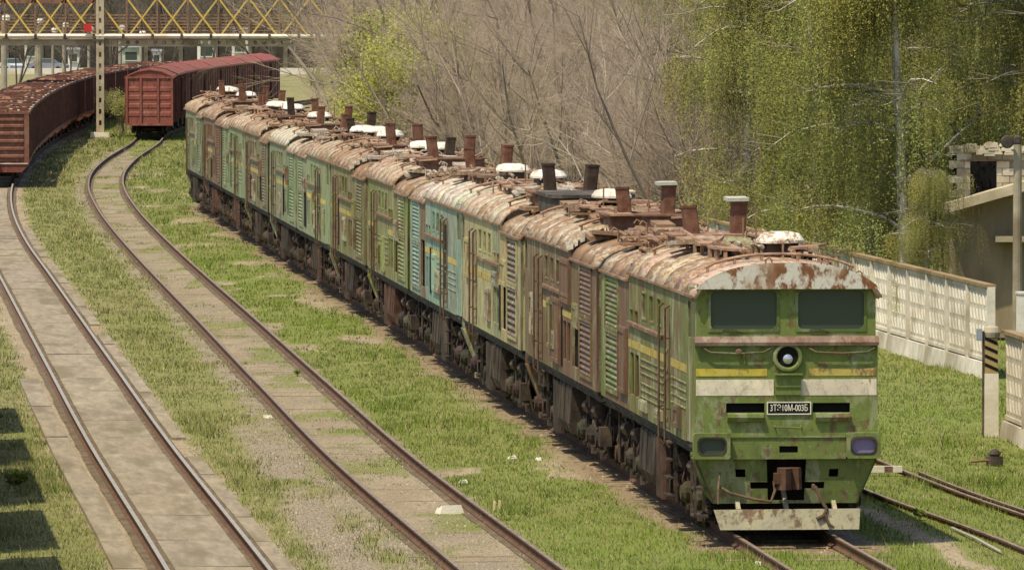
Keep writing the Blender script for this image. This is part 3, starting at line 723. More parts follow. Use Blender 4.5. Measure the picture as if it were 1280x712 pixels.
def cab_corner_mesh(sx):
    """slanted corner between the flat front and the side, with its narrow window opening"""
    mb = MB()
    P0, P1 = Vector((sx*1.485,.0,0)), Vector((sx*HW,1.15,0)); d = P1-P0; nrm = Vector((sx*d.y, -sx*d.x, 0)).normalized()
    L = d.length
    to3 = lambda u, w, t: tuple(P0 + d*(u/L) - nrm*t + Vector((0,0,w)))
    mb.panel(0, L, 1.72, ZE+.12, [(.18, L-.12, 3.45, 4.05)], to3, .05)
    if sx > 0: mb.f = [tuple(reversed(q)) for q in mb.f]
    return mb.mesh('cab_corner', M['paint'])
def cab_corner_pane(sx):
    mb = MB(); P0, P1 = Vector((sx*1.465,.15,0)), Vector((sx*(HW-.03),1.1,0))
    mb.bar(P0 + Vector((0,0,3.75)), P1 + Vector((0,0,3.75)), .01, .62); return mb.mesh('pane', M['glass'])

BR = (.13,.07,.045,.5)
black_plates = {1: [(8.95,9.15,1.85,3.0)], 2: [(10.85,11.15,1.9,3.3)], 3: [(3.95,4.5,2.2,3.7),(8.98,9.3,1.9,3.0)], 5: [(4.8,5.1,1.9,3.2)], 6: [(11.1,12.2,1.9,2.9),(3.95,4.5,1.9,3.7)], 7: [(9.1,9.5,1.9,3.2)], 8: [(4.9,5.6,1.9,2.7),(11.3,12.3,2.0,3.4)], 9: [(9.0,9.3,1.9,3.9)], 10: [(8.0,8.8,1.9,2.6)]}
def loco_section(i, d0, flip, col, roofc, label, extra, stacks, name='locomotive_section'):
    near = i < 3
    p = Vector((FRONT_X, FRONT_Y, 0)) + DIRV * (d0 + (PITCH_L - .2 if flip else 0))
    r = empty(name, p, THETA + (PI if flip else 0), label, 'locomotive', 'coupled old diesel locomotive sections')
    vis = 1 if flip else -1           # the side of the section that the yard shows
    R = random.Random(100 + i)
    jit = lambda c, a=.08: (c[0]*R.uniform(1-a,1+a), c[1]*R.uniform(1-a,1+a), c[2]*R.uniform(1-a,1+a), max(0, c[3]+R.uniform(-.06,.06)))
    obj('underframe', cm('uf', frame_mesh), r, color=(1,1,1,1)); obj('dark_interior', cm('core', core_mesh), r)
    for sx in (-1, 1):
        for k in range(len(SEGS)):
            c = jit(col, .10)
            if (k, 'rust') in extra: c = extra[(k, 'rust')]
            obj('wall_panel', wall_mesh(k, sx), r, color=c)
        for (a, b) in WIN:
            w = obj('window', cm(('win',sx,a), lambda: window_mesh(sx,a,b,3.42,3.92)), r, color=jit(col))
            obj('pane', cm(('pane',sx,a), lambda: pane_mesh(sx,a,b,3.42,3.92)), w)
        for (a, b) in ((9.25,9.9),(10.1,10.75)):
            w = obj('window', cm(('win2',sx,a), lambda: window_mesh(sx,a,b,3.22,3.55)), r, color=jit(col))
            obj('pane', cm(('pane2',sx,a), lambda: pane_mesh(sx,a,b,3.22,3.55)), w)
        obj('door', cm(('door',sx), lambda: door_mesh(sx)), r, color=jit((col[0]*.9,col[1]*.85,col[2]*.85,col[3]+.15)))
        obj('handrail', cm(('hr',sx), lambda: handrail_mesh(sx)), r, color=(.6,.6,.52,1))
        if i in (0,3,4,9): obj('pressed_rib', cm(('rib',sx), lambda: ribs_mesh(sx)), r, color=jit(col))
        obj('side_ledge', cm(('ledge',sx), lambda: ledge_mesh(sx)), r, color=(.20,.12,.07,.4))
        yc = extra.get('stripe', (.48,.37,.08,.12))
        for q, (a, b) in enumerate(((1.16,3.7),(4.78,8.94),(9.02,10.98))):
            if R.random() < .8 or i == 0: obj('paint_stripe', cm(('st',sx,q), lambda: stripe_mesh(a,b,2.84,2.97,sx)), r, color=yc)
        for q, (z0, z1) in enumerate(((3.05,3.95),(1.9,2.92))):
            lv = obj('louvre', cm(('lv',sx,q), lambda: louvre_frame_mesh(sx,z0,z1)), r, color=jit(col))
            nsl = 8 if i == 2 else 10
            if sx == vis and near:
                for s in range(nsl): obj('slat', cm(('slat',sx), lambda: slat_mesh(sx)), lv, (0,0,z0+.06+(z1-z0-.08)*s/(nsl-1)), color=jit(extra.get('slat', col)))
            else:
                def joined(sx=sx, z0=z0, z1=z1):
                    mb = MB(); one = slat_mesh(sx); vs = [v.co.copy() for v in one.vertices]; fs = [tuple(f.vertices) for f in one.polygons]
                    for s in range(10): mb.add([v + Vector((0,0,z0+.06+(z1-z0-.08)*s/9)) for v in vs], fs)
                    return mb.mesh('slats', M['paint'])
                tag(obj('slats', cm(('slats',sx,q), joined), lv, color=jit(col)), kind='stuff')
        obj('cab_corner', cm(('cc',sx), lambda: cab_corner_mesh(sx)), r, color=jit(col))
        obj('pane', cm(('ccp',sx), lambda: cab_corner_pane(sx)), r)
        obj('gutter', cm(('gut',sx), lambda: gutter_mesh(sx,-.05,10.98,4.175)), r, color=(.22,.13,.08,.5))
        obj('gutter', cm(('gut2',sx), lambda: gutter_mesh(sx,11.0,BL,4.035)), r, color=(.22,.13,.08,.5))
        sheets = list(extra.get('sheets', []))
        if i: sheets += [(a, a+R.uniform(.5,1.5), z, z+R.uniform(.4,1.1), R.choice([BR, (.34,.33,.22,.25), (.42,.40,.28,.25), (col[0]*1.1,col[1]*1.05,col[2]*.9,.2), (col[0]*.6,col[1]*.6,col[2]*.6,.3), (col[0]*1.3,col[1]*1.3,col[2]*1.25,.05)])) for a, z in ((R.uniform(1.3,2.6), R.uniform(1.8,2.8)), (R.uniform(4.9,6.5), R.uniform(1.8,2.1)), (R.uniform(6.8,7.6), R.uniform(1.8,2.1)), (R.uniform(11.2,11.8), R.uniform(2.7,3.0))) if R.random() < .75]
        for (a, b, z0, z1, c) in sheets:
            if sx == vis: obj('access_panel', sheet_mesh(sx,a,b,z0,z1), r, color=c)
        if i in black_plates and sx == vis:
            for (a, b, z0, z1) in black_plates[i]: obj('opening', MB().box(min(sx*(HW+.005),sx*(HW+.02)),max(sx*(HW+.005),sx*(HW+.02)),a,b,z0,z1).mesh('opening', M['black']), r)  # thin black plates on the wall, painted shade of open doorways and gaps
    # roof: curved plates side by side
    ys = [-.14,1.5,3.1,4.7,6.3,7.9,9.4,10.98]
    for k in range(len(ys)-1):
        rc = jit(roofc, .07)
        obj('roof_plate', cm(('rp',k), lambda: roof_shell(ys[k], ys[k+1]-.02, .05, rise=.55+.006*(k%2)).mesh('roof_plate', M['roof'], True)), r, color=rc)
    yl = [10.99,12.8,14.5,BL+.05]
    for k in range(3):
        obj('roof_plate', cm(('rl',k), lambda: roof_shell(yl[k], yl[k+1]-.02, .05, hw=1.56, z0=4.02, rise=.50+.006*(k%2)).mesh('roof_plate', M['roof'], True)), r, color=jit((roofc[0]*.85,roofc[1]*.8,roofc[2]*.78,min(1,roofc[3]+.10)), .07))
    obj('roof_bulkhead', cm('bulk', step_wall_mesh), r, color=(.8,.7,.6,1))
    obj('end_wall', cm('endw', end_wall_mesh), r, color=jit(col))
    obj('gangway_bellows', cm('bel', bellows_mesh), r, color=(1,.9,.8,1))
    if extra.get('fringe', i in (3,5,8)): obj('torn_roofing', fringe_mesh(i, 10.97), r, color=(.42,.38,.30,.35))['kind'] = 'stuff'
    obj('roof_rail', cm('rr', lambda: roof_rail_mesh(1.0)), r, color=(1.8,1.8,1.7,1)); obj('roof_rail', cm('rr2', lambda: roof_rail_mesh(9.6)), r, color=(1.6,1.6,1.5,1))
    for sx in (-1,1):
        q = R.randrange(3); tag(obj('roof_walkway', cm(('ww',q,sx), lambda: walkway_mesh(q*2+sx+5, 2.0, 10.6, sx*.62, 4.80)), r, color=R.choice([(2.3,2.4,2.3,1),(1.8,1.8,1.7,1),(1.2,1.2,1.15,1)])), kind='stuff')
    q = R.randrange(4); tag(obj('roof_pipework', cm(('sc',q), lambda: scrap_mesh(q, 1.6, 10.6, 4.78)), r, color=R.choice([(.40,.33,.25,.42),(.46,.42,.34,.30),(.30,.22,.16,.5)])), kind='stuff')
    q = R.randrange(3); tag(obj('roof_pipework', cm(('sd',q), lambda: scrap_mesh(50+q, 11.4, 15.9, 4.58)), r, color=R.choice([(.44,.38,.30,.35),(.30,.22,.16,.5)])), kind='stuff')
    for (yy, zz) in ((5.4,4.71),(9.0,4.71),(12.4,4.50),(14.9,4.50)):
        if R.random() < .75: obj('roof_hatch', cm('hatch', hatch_mesh), r, (R.uniform(-.2,.2),yy,zz), (0,R.uniform(-.03,.03),0), color=jit(roofc,.2))
    for (yy, xo, white) in extra.get('vents', [(3.0,.05,1.0),(4.6,-.1,.85)]):
        v = obj('vent_cap', cm('vent', vent_mesh), r, (xo*(1 if not flip else -1), yy, 4.82), (0,R.uniform(-.03,.03),R.uniform(-.1,.1)), color=(.78*white, .76*white*R.uniform(.94,1), .68*white*R.uniform(.86,1), .10+R.uniform(0,.2)))
        obj('vent_neck', cm('vneck', vent_base_mesh), v, color=(1,1,1,1))
    for (yy, xo, ztop, dark, capped) in stacks:
        zb = 4.66; sc = (ztop - zb) / .855
        s = obj('exhaust_stack', cm(('stack', R.randrange(3)), lambda: stack_mesh(R.uniform(-1,1))), r, (xo*(-1 if flip else 1)+R.uniform(-.05,.05), yy, zb), (R.uniform(-.03,.03), R.uniform(-.04,.04), R.uniform(-.1,.1)), color=(.28,.30,.30,1) if dark else (.85,.66,.6,1))
        s.scale = (1, 1, sc)
        if capped: obj('stack_cap', cm('scap', lambda: MB().box(-.19,.19,-.28,.28,.86,.93).mesh('stack_cap', M['white'])), s, color=(.62,.64,.62,1))
    obj('stack_platform', cm('plat', lambda: MB().box(-.80,.80,9.8,11.3,4.5,4.83).box(-.88,.88,9.7,11.36,4.83,4.865).mesh('stack_platform', M['rust'])), r, color=(1.0,.9,.85,1) if i % 3 else (1.5,1.4,1.3,1))
    for k in range(2): obj('aerial_rod', cm(('rod',k), lambda: pole_mesh(.75-.2*k)), r, (R.uniform(-.7,.7), R.uniform(2,9.5), 4.65), color=(1.2,1.1,1,1))
    # running gear
    bp = cm('bog', bogie_parts)
    for yc in (3.25, 12.85):
        b = obj('bogie', bp['frame'], r, (0,yc,0), color=jit((1.1,1,.95,1)))
        for dy in (-1.85,0,1.85):
            obj('wheelset', bp['wheel'], b, (0,dy,0), color=(1.1,1,.95,1)); 
            for sx in (-1,1):
                obj('axle_box', bp['axle_box'][sx], b, (0,dy,0), color=jit((.95,.86,.8,1),.2)); obj('brake_gear', bp['brake'][sx], b, (0,dy,0), color=jit((1.0,.9,.85,1),.2))
                for d2 in (-.42,.42): obj('spring', bp['spring'], b, (sx*1.12,dy+d2,0), color=(.8,.74,.68,1))
    tc = R.choice([(1.0,.92,.85,1),(1.5,.95,.8,1),(.8,.8,.8,1)])
    obj('fuel_tank', cm('tank', tank_mesh), r, (0,8.6,0), color=tc).scale = (1,.78,1)
    for sx in (-1,1): obj('equipment_box', cm(('tbox',sx), lambda: tall_box_mesh(sx)), r, (0,6.55,0), color=R.choice([(.85,.82,.78,1),(1.2,.8,.7,1)])); obj('step_ladder', cm(('lad',sx), lambda: ladder_mesh(sx)), r, color=(.9,.82,.76,1))
    tag(obj('underfloor_pipework', cm(('clut', i % 3), lambda: clutter_mesh(i % 3)), r, color=(1.0,.9,.82,1)), kind='stuff')
    if i: 
        obj('coupler', cm('coup', coupler_mesh), r, (0,.2,0), color=(.7,.6,.55,1))
        obj('cab_front', cm('cabf', simple_front), r, color=jit(col))
        obj('roof_visor', cm('vis', visor_mesh), r, color=jit(roofc,.1))
        for sx in (-1,1): obj('pane', cm(('wsp',sx), lambda: MB().box(min(sx*.15,sx*1.3),max(sx*.15,sx*1.3),.03,.04,3.58,4.28).mesh('pane', M['glass'])), r)
    return r

def front_to3(u, w, t): return (u, t, w)
def visor_mesh():
    mb = MB(); A = [(x*1.002, z+.004) for x, z in arch(24)]; base = 4.30
    P = [(x, max(z, base)) for x, z in A if z > base-.16]
    xs0 = P[0][0]; P = [(-1.52,base-.02)] + [q for q in P if abs(q[0]) < 1.51] + [(1.52,base-.02)]
    mb.prism(P, lambda u,w: (u,-.165,w), lambda u,w: (u,-.13,w)); 
    return mb.mesh('roof_visor', M['visor'])
def simple_front():
    mb = MB(); mb.panel(-1.48,1.48,1.46,4.34,[(-1.3,-.13,3.57,4.29),(.15,1.3,3.57,4.29)],front_to3,.05)
    mb.hexa([(-1.2,.05,.7),(1.2,.05,.7),(1.2,.3,.7),(-1.2,.3,.7)],[(-1.5,0,1.46),(1.5,0,1.46),(1.5,.3,1.46),(-1.5,.3,1.46)])
    mb.box(-1.2,1.2,-.05,.0,.33,.66)
    return mb.mesh('cab_front', M['paint'])
# ------------------------------------------------------------------ the cab front of the nearest section
def ring_mesh(name, x0, x1, z0, z1, r, w, ya, yb, mat, ro=None):
    mb = MB(); I = rrect(x0+w,x1-w,z0+w,z1-w,r); O = rrect(x0,x1,z0,z1,ro if ro else .012); n = len(I)
    vs = [(x,ya,z) for x,z in O] + [(x,ya,z) for x,z in I] + [(x,yb,z) for x,z in O] + [(x,yb,z) for x,z in I]; fs = []
    for i in range(n):
        j = (i+1) % n; fs += [(i,j,n+j,n+i), (n+i,n+j,3*n+j,3*n+i), (j,i,2*n+i,2*n+j), (2*n+j,2*n+i,3*n+i,3*n+j)]
    mb.add(vs, fs); return mb.mesh(name, mat)
def build_front(r, g):
    gd = (g[0]*.85, g[1]*.85, g[2]*.85, g[3]+.05)
    P = lambda name, mb, mat='front', color=g, par=None: obj(name, mb.mesh(name, M[mat]), par or r, color=color)
    up = MB(); up.panel(-1.485,1.485,3.50,4.36,[(-1.29,-.13,3.58,4.28),(.16,1.32,3.58,4.28)],front_to3,.06); P('front_panel', up)
    for k, (a, b) in enumerate(((-1.29,-.13),(.16,1.32))):
        w = obj('windscreen', ring_mesh('windscreen', a-.012, b+.012, 3.568, 4.292, .09, .045, -.014, .05, M['front']), r, color=(g[0]*.7,g[1]*.75,g[2]*.7,0))
        obj('pane', MB().box(a,b,.035,.045,3.58,4.28).mesh('pane', M['glass']), w)
        obj('wiper', MB().tube([(a+.55,-.03,3.56),(a+.35,-.035,3.62),(a+.22,-.03,3.60)], .011, 5).mesh('wiper', M['grime']), w, color=(1,1,1,1))
    P('front_ledge', MB().prism([(0,3.34),(-.09,3.345),(-.10,3.40),(-.02,3.50),(0,3.50)], lambda u,w: (-1.53,u,w), lambda u,w: (1.53,u,w)), color=(.21,.135,.10,.12))
    lo = MB(); lo.panel(-1.52,1.52,1.84,3.34,[(-1.0,-.36,2.235,2.395),(.44,1.06,2.235,2.395)],front_to3,.06); P('front_panel', lo)
    P('slot_shade', MB().box(-1.05,1.1,.10,.14,2.15,2.45), 'black')  # black sheet painted for the shade inside the slots
    for (a, b) in ((-1.0,-.38),(.46,1.06)):
        P('slot_flap', MB().prism([(-.005,2.235),(-.07,2.215),(-.085,2.16),(-.045,2.09),(-.005,2.08)], lambda u,w: (a+.02,u,w), lambda u,w: (b,u,w)), color=gd)
    # stripes
    for (a, b, z0, z1, c) in ((-1.50,-.32,2.84,2.965,(.50,.40,.06,.0)), (.38,1.50,2.84,2.965,(.48,.38,.09,.2)), (-1.50,-.21,2.52,2.785,(.72,.64,.47,-.05)), (.24,1.50,2.52,2.785,(.68,.59,.44,.10))):
        P('paint_stripe', MB().box(a,b,-.006,.0,z0,z1), color=c)
    # head lamp
    hl = MB(); hl.lathe([(.255,.0),(.255,-.03),(.235,-.07),(.20,-.075),(.185,-.065),(.17,-.012),(.02,-.004)], (.02,-.002,3.155), 'Y', 24); h = P('headlight', hl)
    P('lamp_bowl', MB().lathe([(.172,-.022),(.165,-.018),(.05,-.014)], (.02,-.004,3.155), 'Y', 20), 'black', par=h)
    P('lamp_lens', MB().lathe([(.085,0),(.08,-.02),(.05,-.035),(.01,-.04)], (.02,-.022,3.12), 'Y', 14), 'lens', par=h)
    st = MB(); st.box(-.19,.24,-.05,-.007,2.53,2.87); st.box(-.21,.26,-.12,-.05,2.86,2.885); st.box(-.19,.24,-.07,-.05,2.66,2.68); P('step_plate', st)
    for (a, b, sg) in ((-1.38,-.27,1),(.37,1.46,1)):
        hb = MB(); hb.tube([(a,-.0,3.30),(a,-.07,3.30),(a+.12,-.08,3.235),((a+b)/2,-.08,3.215),(b-.12,-.08,3.235),(b,-.07,3.30),(b,0,3.30)], .016, 6); hb.tube([((a+b)/2+.12,-.03,3.25),((a+b)/2+.13,-.05,3.05)], .014, 5)
        P('grab_rail', hb, color=(g[0]*.5,g[1]*.5,g[2]*.5,.3))
    P('horn_boss', MB().lathe([(.055,0),(.055,-.09),(.03,-.1)], (-.80,-.0,3.245), 'Y', 12), 'rust', (1,1,1,1))
    P('grab_rail', MB().tube([(-.20,0,2.02),(-.20,-.07,2.0),(.24,-.07,1.985),(.24,0,2.02)], .015, 6), color=gd)
    # number plate
    pl = obj('number_plate', ring_mesh('number_plate', -.325, .41, 2.205, 2.415, .006, .016, -.03, -.001, M['white']), r, color=(1,1,.95,1))
    obj('plate_field', MB().box(-.312,.397,-.018,-.003,2.218,2.402).mesh('plate_field', M['black']), pl)
    cu = bpy.data.curves.new('lettering', 'FONT'); cu.body = '3ТЭ10М-003Б'; cu.size = .175; cu.extrude = .003; cu.align_x = 'CENTER'; cu.align_y = 'CENTER'; cu.offset = .0012
    cu.materials.append(M['white'])
    tmp = bpy.data.objects.new('lettering_curve', cu); me = bpy.data.meshes.new_from_object(tmp); bpy.data.objects.remove(tmp); bpy.data.curves.remove(cu); me.name = 'lettering'
    t = obj('lettering', me, pl, (.0425,-.021,2.31), (PI/2,0,0), (1,1,.95,1)); t.scale = (.58,.86,1)
    # band with the marker lamps
    P('band_ledge', MB().box(-.95,.98,-.055,.0,1.825,1.85), color=gd)
    bd = MB(); bd.panel(-.94,.985,1.47,1.825,[(-.12,.19,1.575,1.685)],lambda u,w,t: (u,t-.035,w),.05); P('front_panel', bd, color=(g[0]*.95,g[1]*.95,g[2]*.95,g[3]+.04))
    P('slot_shade', MB().box(-.14,.21,.06,.09,1.55,1.7), 'black')  # black backing stands in for shade in the hole
    for k, (a, b) in enumerate(((-1.555,-.945),(.99,1.555))):
        lb = obj('lamp_box', ring_mesh('lamp_box', a, b, 1.48, 1.905, .10, .085, -.15, .0, M['front'], .04), r, color=g)
        obj('lamp_reflector', MB().box(a+.06,b-.06,-.07,-.06,1.53,1.86).mesh('lamp_reflector', M['plain']), lb, color=(.16,.15,.13,1) if k == 0 else (.34,.27,.42,1))
        obj('lamp_lens', MB().prism(rrect(a+.09,b-.09,1.57,1.815,.09), lambda u,w: (u,-.055,w), lambda u,w: (u*1.0,-.09,w)).mesh('lamp_lens', M['glass'] if k == 0 else M['plain']), lb, color=(.26,.21,.36,1))
        obj('lamp_gasket', ring_mesh('lamp_gasket', a+.06, b-.06, 1.54, 1.845, .09, .03, -.156, -.10, M['grime'], .1), lb, color=(.9,.9,.9,1))
    # apron
    ap = MB(); hs = [(-.86,-.69,1.17,1.30),(.74,.90,1.17,1.30),(-.62,-.32,.975,1.085),(.34,.68,.975,1.085),(-.32,.34,.78,1.469)]
    lean = lambda u, w, t: (u*(1+(w-1.47)*.12), t + .05 + (1.47-w)*.10, w)
    ap.panel(-1.16,1.16,.73,1.47,hs,lean,.04)
    for s in (-1,1):
        a = [lean(s*1.16,.73,0), lean(s*1.16,1.47,0), (s*1.52,.05,1.47), (s*1.20,.124,.73)]; b = [(x,y+.04,z) for x,y,z in a]
        ap.add(a+b, [(0,1,2,3),(7,6,5,4),(0,4,5,1),(1,5,6,2),(2,6,7,3),(3,7,4,0)] if s < 0 else [(3,2,1,0),(4,5,6,7),(1,5,4,0),(2,6,5,1),(3,7,6,2),(0,4,7,3)])
        c = [(s*1.52,.05,1.47),(s*1.20,.124,.73),(s*1.28,.75,.85),(s*1.52,.75,1.47)]; e = [(x-s*.03,y,z) for x,y,z in c]
        ap.add(c+e, [(0,1,2,3),(7,6,5,4),(0,4,5,1),(1,5,6,2),(2,6,7,3),(3,7,4,0)])
    P('apron', ap, color=(g[0]*.9,g[1]*.9,g[2]*.95,g[3]+.06))
    P('apron_shade', MB().box(-1.1,1.1,.5,.55,.45,1.47), 'black')  # black backing in place of the shade behind apron and rail guard
    P('underside', MB().box(-1.5,1.5,.12,.9,1.46,1.54), color=gd)
    obj('coupler', cm('coup', coupler_mesh), r, (.02,.10,.24), color=(.5,.42,.38,1)).scale = (.82,.9,.84)
    pw = MB(); pw.hexa([(-1.14,-.42,.33),(1.16,-.42,.33),(1.16,-.36,.33),(-1.14,-.36,.33)], [(-1.24,-.34,.655),(1.19,-.34,.665),(1.19,-.28,.665),(-1.24,-.28,.655)])
    for x in (-.8,0,.8): pw.bar((x,-.3,.5),(x,.5,.95),.07,.07)
    P('rail_guard', pw, color=(.36,.33,.21,.13))
    ho = MB(); ho.tube([(-1.10,.0,1.25),(-1.16,-.25,.98),(-1.16,-.28,.75)], .02, 6); ho.tube([(-1.12,-.1,1.02),(-.95,-.2,.92),(-.55,-.24,.82),(-.28,-.22,.78),(-.20,-.12,.95),(-.20,.02,1.1)], .026, 7)
    P('air_hose', ho, 'rust', (.7,.75,.62,1))
    h2 = MB(); h2.tube([(.45,.02,1.03),(.47,-.22,1.0),(.55,-.30,.80),(.63,-.36,.66),(.58,-.40,.56),(.46,-.42,.50)], .032, 7); h2.tube([(.58,-.4,.6),(.66,-.46,.42),(.74,-.48,.36)], .024, 6); h2.lathe([(.05,0),(.05,.08),(.03,.1)], (.45,-.2,1.0), 'Y', 8)
    P('air_hose', h2, 'rust', (.5,.5,.48,1))
    P('cab_step', MB().box(-1.52,-1.28,.1,.7,.50,.54).box(-1.52,-1.48,.1,.14,.5,1.5).box(-1.52,-1.48,.62,.66,.5,1.5).box(-1.52,-1.28,.1,.7,.95,.99), 'grime', (1.2,1.1,1,1))
    obj('roof_visor', cm('vis', visor_mesh), r, color=(.50,.43,.34,.42))
    for (x, z) in ((-.3,4.72),(.62,4.68),(1.2,4.5)): obj('lifting_eye', MB().tube([(x-.05,-.05,z-.06),(x-.05,-.05,z+.04),(x,-.05,z+.07),(x+.05,-.05,z+.04),(x+.05,-.05,z-.06)], .014, 5).mesh('lifting_eye', M['rust']), r, color=(1.4,1.3,1.2,1))

def lin(r, g, b, rust=.2): 
    f = lambda c: (c/255/12.92 if c/255 <= .04045 else ((c/255+.055)/1.055)**2.4)
    return (f(r), f(g), f(b), rust)
BR = (.13,.07,.045,.5)
SECT = [  # flip, body colour, roof colour, label, extras
 (0, lin(112,124,62,.20), lin(190,168,142,.34), 'nearest green diesel locomotive section with cab windows and number plate', {'fringe': True, (4,'rust'): (.12,.105,.055,.42), (5,'rust'): (.12,.12,.05,.42), (6,'rust'): lin(104,122,58,.02), 'vents': [(3.0,.25,1.0)], 'sheets': [(11.2,12.5,1.95,3.15,BR),(5.0,5.9,1.82,2.0,(.36,.36,.22,.2)),(7.6,8.6,1.82,2.02,(.34,.35,.20,.15)),(2.0,2.8,1.85,2.25,(.10,.10,.05,.35))]}),
 (1, lin(112,108,64,.36), lin(180,154,128,.37), 'rusty olive locomotive section with brown panels, right behind the nearest one', {'fringe': True, 'vents': [(2.2,.1,.9)], 'slat': (.15,.11,.07,.45), (5,'rust'): (.15,.10,.06,.5), (3,'rust'): (.16,.10,.06,.45), 'sheets': [(7.0,8.9,1.85,3.15,BR),(9.1,11.0,3.1,3.98,BR)]}),
 (1, lin(172,166,120,.16), lin(186,168,142,.32), 'cream yellow locomotive section with black slatted openings', {'vents': [(2.0,.3,.95)], 'slat': (.20,.18,.11,.25), (5,'rust'): lin(150,140,90,.25), (3,'rust'): lin(140,150,112,.2), 'sheets': [(9.3,10.6,2.8,3.12,(.3,.34,.26,.2))]}),
 (0, lin(130,158,138,.17), lin(196,186,166,.24), 'turquoise locomotive section next to the cream yellow one', {'vents': [(3.9,.0,1.0)], 'stripe': (.55,.42,.10,.05), (4,'rust'): (.16,.13,.09,.4)}),
 (1, lin(122,132,70,.17), lin(178,156,130,.34), 'olive green locomotive section behind the turquoise one', {'vents': [(2.0,-.1,1.0),(4.0,.2,.9)], (5,'rust'): lin(118,140,100,.2)}),
 (1, lin(116,122,70,.25), lin(172,142,116,.38), 'dull olive locomotive section with a red brown roof, sixth in the row', {'vents': [(2.6,.1,1.0)]}),
 (0, lin(138,152,114,.15), lin(172,152,126,.32), 'pale mint locomotive section, seventh in the row', {'vents': [(3.2,.1,1.0),(4.8,-.2,.9)], 'stripe': (.60,.45,.10,0)}),
 (1, lin(126,142,104,.14), lin(192,180,160,.20), 'pale green locomotive section with a whitish roof, eighth in the row', {'vents': [(3.0,.0,1.0)]}),
 (1, lin(118,130,96,.30), lin(170,144,118,.38), 'grey green locomotive section with brown stains, ninth in the row', {'vents': [(2.4,.1,1.0)]}),
 (0, lin(128,146,104,.13), lin(182,160,132,.30), 'light green locomotive section, third from the far end', {'vents': [(3.0,.1,1.0),(4.4,-.1,.9)], 'stripe': (.60,.45,.10,0)}),
 (1, lin(104,96,68,.42), lin(164,138,116,.38), 'brown stained locomotive section, second from the far end', {'vents': [(2.4,.1,1.0)]}),
 (1, lin(120,136,102,.18), lin(176,150,122,.34), 'farthest locomotive section, teal, beside the red boxcars', {'vents': [(2.4,.1,1.0),(6,.1,.9)]}),
]
STK = {i: [(10.45 + (i % 3)*.1, -.40, 5.42 + .05*((i*7) % 3 - 1), i in (2, 8), i == 1), (10.65, .40, 5.44, i in (2, 6), i == 0)] for i in range(12)}
STK[1][0] = (10.5, -.4, 5.46, False, False); STK[1][1] = (10.6, .4, 5.42, False, True)
STK[1] = [(10.5, -.4, 5.38, False, False), (10.6, .4, 5.42, False, True)]
STK[4].append((6.0, .3, 5.3, True, False)); STK[6].append((7.5, -.3, 5.3, True, False))
for i, (fl, c, rc, lab, ex) in enumerate(SECT):
    r = loco_section(i, i*PITCH_L, fl, c, rc, lab, ex, STK[i])
    if i == 0: build_front(r, lin(108,122,60,.12))
    if i == 2:
        fb = MB(); A = rrect(-.85,.85,-1.9,1.9,.35)
        fb.prism(A, lambda u,w: (u,14.2+w,4.42), lambda u,w: (u,14.2+w,4.86)); fb.prism([(a*1.06,b*1.03) for a,b in A], lambda u,w: (u,14.2+w,4.86), lambda u,w: (u,14.2+w,4.93))
        obj('fan_housing', fb.mesh('fan_housing', M['grime']), r, color=(1.3,1.35,1.35,1))
        obj('loose_sheet', MB().hexa([(-.9,15.2,4.98),(-.2,15.3,4.96),(-.2,16.0,4.96),(-.9,15.9,4.98)],[(-.9,15.2,5.01),(-.2,15.3,4.99),(-.2,16.0,4.99),(-.9,15.9,5.01)]).mesh('loose_sheet', M['white']), r, color=(.95,.88,.7,1))
# ------------------------------------------------------------------ freight wagons
def wagon_gear():
    mb = MB()
    for yc in (2.1, 10.5):
        for sx in (-1,1):
            mb.prism([(-1.25,.55),(-1.2,.9),(-.5,1.0),(.5,1.0),(1.2,.9),(1.25,.55),(.5,.42),(-.5,.42)], lambda u,w: (sx*1.0-.08,yc+u,w), lambda u,w: (sx*1.0+.08,yc+u,w))
        mb.box(-1,1,yc-.15,yc+.15,.5,.9)
        for dy in (-.92,.92):
            for sx in (-1,1): mb.lathe([(.44,-.06),(.475,-.05),(.475,.06),(.2,.07)], (sx*.78,yc+dy,.67), 'X', 16)
            mb.tube([(-1.1,yc+dy,.67),(1.1,yc+dy,.67)], .08, 6)
    mb.box(-.2,.2,-.5,13.1,.9,1.15)
    return mb.mesh('running_gear', M['grime'])
def gondola_side(sx):
    mb = MB(); x = sx*1.5
    mb.box(min(x,x-sx*.05),max(x,x-sx*.05),0,12.6,1.2,3.42)
    mb.box(min(x,x+sx*.07),max(x,x+sx*.07),0,12.6,3.34,3.46); mb.box(min(x,x+sx*.06),max(x,x+sx*.06),0,12.6,1.12,1.28)
    for k in range(8):
        y = .05 + k*1.77; mb.box(min(x,x+sx*.085),max(x,x+sx*.085),y,y+.14,1.28,3.34)
    for k in range(7):
        y = .75 + k*1.77; mb.box(min(x,x+sx*.03),max(x,x+sx*.03),y,y+.7,1.5,1.58); mb.box(min(x,x+sx*.03),max(x,x+sx*.03),y,y+.7,2.9,2.98)
    return mb.mesh('side_wall', M['wagon'])
def gondola_end():
    mb = MB(); mb.box(-1.44,1.44,-.04,0,1.2,3.40)
    for z in (1.45,1.8,2.15,2.5,2.85,3.15): mb.prism([(-.04,z-.10),(-.12,z-.05),(-.12,z+.05),(-.04,z+.10)], lambda u,w: (-1.3,u,w), lambda u,w: (1.3,u,w))
    for s in (-1,1): mb.box(min(s*1.33,s*1.55),max(s*1.33,s*1.55),-.14,-.041,1.15,3.46)
    mb.box(-1.55,1.55,-.15,.0,3.40,3.50)
    return mb.mesh('end_wall', M['wagon'])
